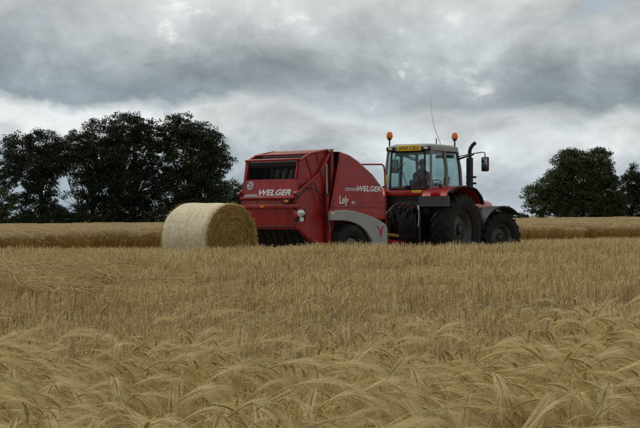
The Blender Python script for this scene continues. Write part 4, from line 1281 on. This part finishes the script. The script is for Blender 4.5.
# fenders
arc = [(-.86, 1.50), (-.90, 1.74), (-.80, 1.86), (-.55, 1.965), (-.2, 2.01), (.18, 2.02), (.52, 1.95), (.80, 1.78), (.93, 1.60)]
def fender_sheet(p0, x0, x1, th=0.035):
    inner = [(a * .965, b_ - th) for a, b_ in p0]
    mb = MB(); mb.prism(p0 + inner[::-1], x0, x1); return mb
for s_ in (1, -1):
    mb = fender_sheet(arc[1:], s_ * .52, s_ * 1.20)
    fd = mb.build('rear_fender', 'red_tractor', tra, ang=50)
    bv = fd.modifiers.new('bev', 'BEVEL'); bv.width = 0.014; bv.segments = 2; bv.limit_method = 'ANGLE'; bv.angle_limit = R(50)
    mb = fender_sheet([(a * 1.01, b_ - .012) for a, b_ in arc[2:]], s_ * 1.20, s_ * 1.29); mb.build('fender_lip', 'grey_plastic', fd, ang=50)
    mb = MB(); mb.prism([(-.915, 1.75), (-.885, 1.50), (-.86, 1.50), (-.885, 1.75)], s_ * .46, s_ * 1.28); mb.build('mud_flap', 'flap_grey', fd, smooth=False)
    mb = MB(); mb.prism([(-.60, 1.30), (.80, 1.20), (.78, 1.76), (.5, 1.90), (.16, 1.97), (-.2, 1.965), (-.6, 1.90)], s_ * .585, s_ * .61); mb.build('fender_wall', 'grey_plastic', fd, smooth=False)
    mb = MB(); mb.box((s_ * .92, -.912, 1.80), (.26, .05, .10), None, .015); tl_ = mb.build('tail_lamp', 'lamp_red', fd)
    for k in range(3):
        mb = MB(); mb.lathe([(1.99 - .02 * k, .035), (2.05 - .03 * k, .03)], 12, 'Z', c=(s_ * (.70 + .1 * k), -.30 - .14 * k, .0)); mb.build('control_knob', 'black', fd)
# beacons
for (x, y, z) in ((-.60, -.50, 3.0), (.60, .66, 3.0)):
    be = empty('warning_beacon', (x, y, z)); be.parent = tra
    mb = MB(); mb.tube([(0, 0, 0), (0, 0, .17)], .020, 8); mb.lathe([(.15, .045), (.19, .055), (.20, .055)], 16, 'Z'); mb.build('beacon_stem', 'black', be)
    mb = MB(); mb.lathe([(.20, .070), (.215, .078), (.26, .080), (.31, .072), (.345, .050), (.36, .001)], 20, 'Z'); mb.build('beacon_lens', 'amber', be)
mb = MB(); mb.tube([(-.02, .84, 3.02), (-.02, .84, 3.24)], .014, 6); mb.build('antenna', 'black', tra)
mb = MB(); mb.tube([(.12, .86, 3.02), (-.10, .86, 3.55), (-.17, .86, 3.9), (-.19, .86, 4.35)], [.008, .005, .003, .002], 5); mb.build('antenna', 'black', tra)
# exhaust stack
ex = empty('exhaust_stack', (.60, 1.47, 0)); ex.parent = tra
mb = MB(); mb.tube([(0, 0, 1.35), (0, 0, 1.62), (0, 0, 1.64), (0, 0, 2.74), (0, 0, 2.77)], [.06, .06, .088, .088, .05], 18); mb.build('silencer', 'black', ex)
mb = MB(); mb.tube([(0, 0, 2.76), (0, 0, 2.92), (.015, .02, 3.00), (.05, .06, 3.08), (.10, .12, 3.14)], .047, 12, False); o = mb.build('exhaust_elbow', 'grey_plastic', ex); so_ = o.modifiers.new('t', 'SOLIDIFY'); so_.thickness = .006
for z in (2.10, 2.26):
    mb = MB(); mb.lathe([(z - .02, .096), (z + .02, .096)], 18, 'Z'); mb.box((.12, .03, z), (.10, .05, .05), None, .01); mb.build('clamp', 'black', ex)
# mirrors
for s_ in (1, -1):
    mi = empty('wing_mirror', (s_ * 1.30, .95, 2.55)); mi.parent = tra
    mb = MB(); mb.tube([(s_ * -.68, -.12, .21), (s_ * -.40, -.04, .27), (s_ * -.08, 0, .31), (s_ * -.01, 0, .29), (0, 0, .20), (0, 0, .0)], .014, 6); mb.tube([(s_ * -.68, -.12, .15), (s_ * -.30, -.03, .265)], .026, 6); mb.build('mirror_arm', 'black', mi)
    mb = MB(); mb.box((0, .0, .01), (.20, .075, .36), None, .035, 3); mb.build('mirror_housing', 'black', mi)
    mb = MB(); mb.box((0, -.040, .01), (.165, .006, .31), None, .002); mb.build('mirror_glass', 'mirror_glass', mi)
# hood, grille, lights
mb = MB(); hs = []
prof = [(-.42, 1.02), (-.44, 1.35), (-.42, 1.58), (-.30, 1.70), (0, 1.74), (.30, 1.70), (.42, 1.58), (.44, 1.35), (.42, 1.02)]
rows_ = [(1.10, 1.0, 1.03), (1.8, .98, 1.01), (2.6, .95, .98), (3.15, .90, .95), (3.36, .80, .90), (3.42, .70, .86)]
vs = [(x * sx, y, 1.02 + (z - 1.02) * sz) for (y, sx, sz) in rows_ for (x, z) in prof]
k = len(prof)
mb.add(vs, [(i * k + j, i * k + j + 1, (i + 1) * k + j + 1, (i + 1) * k + j) for i in range(len(rows_) - 1) for j in range(k - 1)] + [tuple((len(rows_) - 1) * k + j for j in range(k))] + [tuple(range(k - 1, -1, -1))])
hd_ = mb.build('engine_hood', 'red_tractor', tra, ang=45)
mb = MB(); mb.box((0, 3.43, 1.28), (.44, .05, .34), None, .02); mb.build('grille', 'black', hd_)
for s_ in (1, -1):
    mb = MB(); mb.box((s_ * .18, 3.44, 1.52), (.18, .05, .11), None, .025); mb.build('headlight', 'lamp_lens', hd_)
    mb = MB()
    for q in range(7): mb.box((s_ * .432, 2.35 + q * .09, 1.35), (.012, .05, .28), None, .004)
    mb.build('side_grille', 'black', hd_)
# driveline, chassis, tank, steps
mb = MB(); mb.box((0, 2.0, .82), (.52, 2.7, .46), None, .05); mb.box((0, .1, .92), (.62, 1.5, .56), None, .06); mb.box((0, 3.35, .80), (.46, .34, .42), None, .05); mb.build('chassis', 'black', tra)
mb = MB(); mb.tube([(-.78, 0, .92), (.78, 0, .92)], .17, 16); mb.build('rear_axle', 'black', tra)
mb = MB(); mb.tube([(-.75, 2.55, .69), (.75, 2.55, .69)], .10, 12); mb.build('front_axle', 'black', tra)
mb = MB(); mb.box((.52, 1.42, .88), (.40, .9, .62), None, .08, 3); mb.build('fuel_tank', 'grey_plastic', tra)
mb = MB()
for q in range(3): mb.box((-.68, 1.15, .55 + q * .28), (.30, .34, .035), None, .008)
mb.box((-.83, 1.15, .83), (.025, .30, .62), None, .006); mb.build('step', 'black', tra)
mb = MB()
for q in range(8): mb.box((-.28 + q * .08, 3.72, .72), (.07, .30, .36), None, .03)
mb.build('front_weight', 'black', tra)
for s_ in (1, -1):
    ff = empty('front_fender', (s_ * .86, 2.55, .69)); ff.parent = tra; ff.rotation_euler = (0, 0, -R(19))
    fp = []
    for q in range(10):
        t = R(168 - q * 13.5); fp.append((.80 * math.cos(t), .80 * math.sin(t) + .04))
    fp.append((.62, .62))
    mb = MB(); mb.prism(fp + [(a * .965, b_ * .965 - .004) for a, b_ in fp[::-1]], -.24, .24); mb.build('guard', 'grey_plastic', ff, ang=40)
    mb = MB(); mb.tube([(-s_ * .3, 0, .05), (-s_ * .28, 0, .6), (0, 0, .80)], .022, 6); mb.build('guard_stay', 'black', ff)
# three point linkage, valve block, hoses
for s_ in (1, -1):
    mb = MB(); mb.tube([(s_ * .38, -.25, .62), (s_ * .44, -1.05, .56)], .036, 8); mb.lathe([(s_ * .44 - .04, .06), (s_ * .44 + .04, .06)], 12, c=(0, -1.08, .56)); mb.build('lower_link', 'black', tra)
    mb = MB(); mb.tube([(s_ * .36, -.35, 1.42), (s_ * .42, -.78, 1.30), (s_ * .43, -.80, .60)], .030, 8); mb.build('lift_rod', 'black', tra)
    mb = MB(); mb.tube([(s_ * .30, -.20, 1.40), (s_ * .40, -.80, 1.36)], .055, 8); mb.build('lift_arm', 'black', tra)
    mb = MB(); mb.tube([(s_ * .25, -.40, .70), (s_ * .30, -.52, 1.35)], .05, 10); mb.build('lift_ram', 'black', tra)
mb = MB(); mb.tube([(0, -.52, 1.18), (0, -.86, 1.34)], .032, 8); mb.build('top_link', 'black', tra)
mb = MB(); mb.box((0, -.55, 1.02), (.56, .30, .62), None, .04); mb.box((0, -.62, 1.52), (.74, .20, .24), None, .03); mb.build('valve_block', 'black', tra)
for q in range(8):
    mb = MB(); x = -.33 + q * .094; mb.lathe([(-.80, .022), (-.72, .028)], 10, 'Y', c=(x, 0, 1.50 + .05 * (q % 2))); mb.build('coupling', 'steel' if q % 3 else 'lamp_red', tra)
mb = MB(); mb.box((0, -.85, .48), (.12, .55, .06), None, .01); mb.box((0, -1.1, .55), (.16, .16, .10), None, .02); mb.build('tow_hitch', 'black', tra)
mb = MB(); mb.tube([(.44, -.86, 1.50), (.45, -.88, 1.2), (.44, -.9, 1.02)], .010, 5); mb.box((.44, -.90, 1.48), (.035, .02, .11), None, .005); mb.build('plug_lead', 'white', tra)
rq = random.Random(3)
for q in range(9):
    mb = MB(); x = -.36 + q * .09
    mb.tube([(x, -.78, 1.50 + .05 * (q % 2)), (x + rq.gauss(0, .04), -.95, 1.46), (x * .7 + rq.gauss(0, .06), -1.02, 1.2 + rq.uniform(-.1, .1)), (x * .5, -.92, .95 + rq.uniform(-.1, .1)), (x * .3, -.8, .85)], .013, 6); mb.build('hose', 'black', tra)

# ------------------------------------------------------------------ driver


def person_mesh(name, segs, voxel=0.011):
    """segs: (points, radii, material); overlapping tapered limbs fused into one skin"""
    mb = MB(); ctr = []
    for pts_, rad, mt in segs:
        mb.tube(pts_, rad, 12)
        for p, r in zip(pts_, rad): mb.ball(p, r * 0.999, 12, 8)
        for a, b_, ra, rb2 in zip(pts_[:-1], pts_[1:], rad[:-1], rad[1:]): ctr.append((Vector(a), Vector(b_), (ra + rb2) / 2, mt))
        if len(pts_) == 1: ctr.append((Vector(pts_[0]), Vector(pts_[0]), rad[0], mt))
    me = mb.mesh('tmp', ['skin'], fix=False)
    o = bpy.data.objects.new('tmp', me); C.objects.link(o)
    rm = o.modifiers.new('r', 'REMESH'); rm.mode = 'VOXEL'; rm.voxel_size = voxel
    smo = o.modifiers.new('s', 'SMOOTH'); smo.iterations = 4; smo.factor = 0.5
    bpy.context.view_layer.update()
    dg = bpy.context.evaluated_depsgraph_get()
    out_ = bpy.data.meshes.new_from_object(o.evaluated_get(dg)); out_.name = name
    bpy.data.objects.remove(o)
    mats = ['skin', 'shirt', 'trousers', 'black']
    out_.materials.clear()
    for mm in mats: out_.materials.append(M[mm])
    idx = []
    for pl_ in out_.polygons:
        c = pl_.center; best = (9, 0)
        for a, b_, r, mt in ctr:
            ab = b_ - a; t = 0 if ab.length < 1e-6 else max(0, min(1, (c - a).dot(ab) / ab.length_squared))
            d = (c - (a + ab * t)).length - r
            if d < best[0]: best = (d, mt)
        idx.append(best[1])
    out_.polygons.foreach_set('material_index', idx)
    out_.polygons.foreach_set('use_smooth', [True] * len(idx))
    return out_


SX, SZ = 0.0, 1.83      # hip height on the cushion
sg = []
sg.append(([(0, .10, SZ + .08), (0, .07, SZ + .25), (0, .06, SZ + .42), (0, .07, SZ + .52)], [.145, .14, .155, .12], 1))
for s_ in (1, -1):
    sg.append(([(s_ * .07, .08, SZ + .47), (s_ * .17, .07, SZ + .46)], [.10, .075], 1))
    sg.append(([(s_ * .19, .07, SZ + .45), (s_ * .25, .13, SZ + .21)], [.066, .050], 1))
    sg.append(([(s_ * .25, .13, SZ + .21), (s_ * .19, .38, SZ + .23)], [.050, .038], 1))
    sg.append(([(s_ * .19, .38, SZ + .23), (s_ * .18, .44, SZ + .245)], [.032, .03], 0))
    sg.append(([(s_ * .18, .44, SZ + .245), (s_ * .175, .51, SZ + .26)], [.036, .033], 0))            # palm
    for q in range(4):
        x = s_ * (.150 + .017 * q); ln = (.050, .058, .055, .043)[q]
        sg.append(([(x, .515, SZ + .268), (x, .515 + ln * .55, SZ + .272), (x, .515 + ln * .75, SZ + .245), (x, .515 + ln * .35, SZ + .228)], [.0095, .009, .009, .008], 0))
    sg.append(([(s_ * .155, .455, SZ + .25), (s_ * .135, .49, SZ + .262), (s_ * .13, .525, SZ + .25)], [.012, .011, .009], 0))
    sg.append(([(s_ * .085, .12, SZ + .05), (s_ * .14, .52, SZ + .07)], [.095, .066], 2))
    sg.append(([(s_ * .14, .52, SZ + .07), (s_ * .13, .62, SZ - .30)], [.062, .045], 2))
    sg.append(([(s_ * .13, .62, SZ - .32), (s_ * .13, .76, SZ - .345)], [.045, .036], 3))
sg.append(([(0, .075, SZ + .55), (0, .09, SZ + .64)], [.056, .054], 0))
sg.append(([(0, .10, SZ + .68), (0, .095, SZ + .76)], [.078, .086], 0))
sg.append(([(0, .135, SZ + .655), (0, .15, SZ + .66)], [.045, .03], 0))         # jaw
sg.append(([(0, .178, SZ + .735), (0, .195, SZ + .705)], [.010, .014], 0))      # nose
sg.append(([(-.022, .172, SZ + .672), (.022, .172, SZ + .672)], [.009, .009], 0))
for s_ in (1, -1): sg.append(([(s_ * .082, .085, SZ + .735), (s_ * .086, .08, SZ + .70)], [.018, .012], 0))
pm = person_mesh('person', sg)
per = bpy.data.objects.new('person', pm); C.objects.link(per)
per.location = (TX, TY, TZ); per.rotation_euler = (0, 0, -AT)
tag(per, 'driver in dark red top sitting at the wheel inside the cab', 'person')
mb = MB()
mb.grid(lambda a, b_: ((.093 + .004 * math.sin(9 * a)) * math.cos(2 * PI * a) * math.cos(b_ * PI / 2 - .12), .088 + .100 * math.sin(2 * PI * a) * math.cos(b_ * PI / 2 - .12) - .012, SZ + .755 + (.105 if b_ > .0 else .0) * math.sin(b_ * PI / 2) - (.035 if math.sin(2 * PI * a) < .2 else -.02) * (1 - b_)), 28, 8)
hr = mb.build('hair', 'hair', per); sh_ = hr.modifiers.new('t', 'SOLIDIFY'); sh_.thickness = .012
for s_ in (1, -1):
    mb = MB(); mb.ball((s_ * .032, .172, SZ + .735), .011, 10, 8); mb.build('eye', 'eye_white', per)
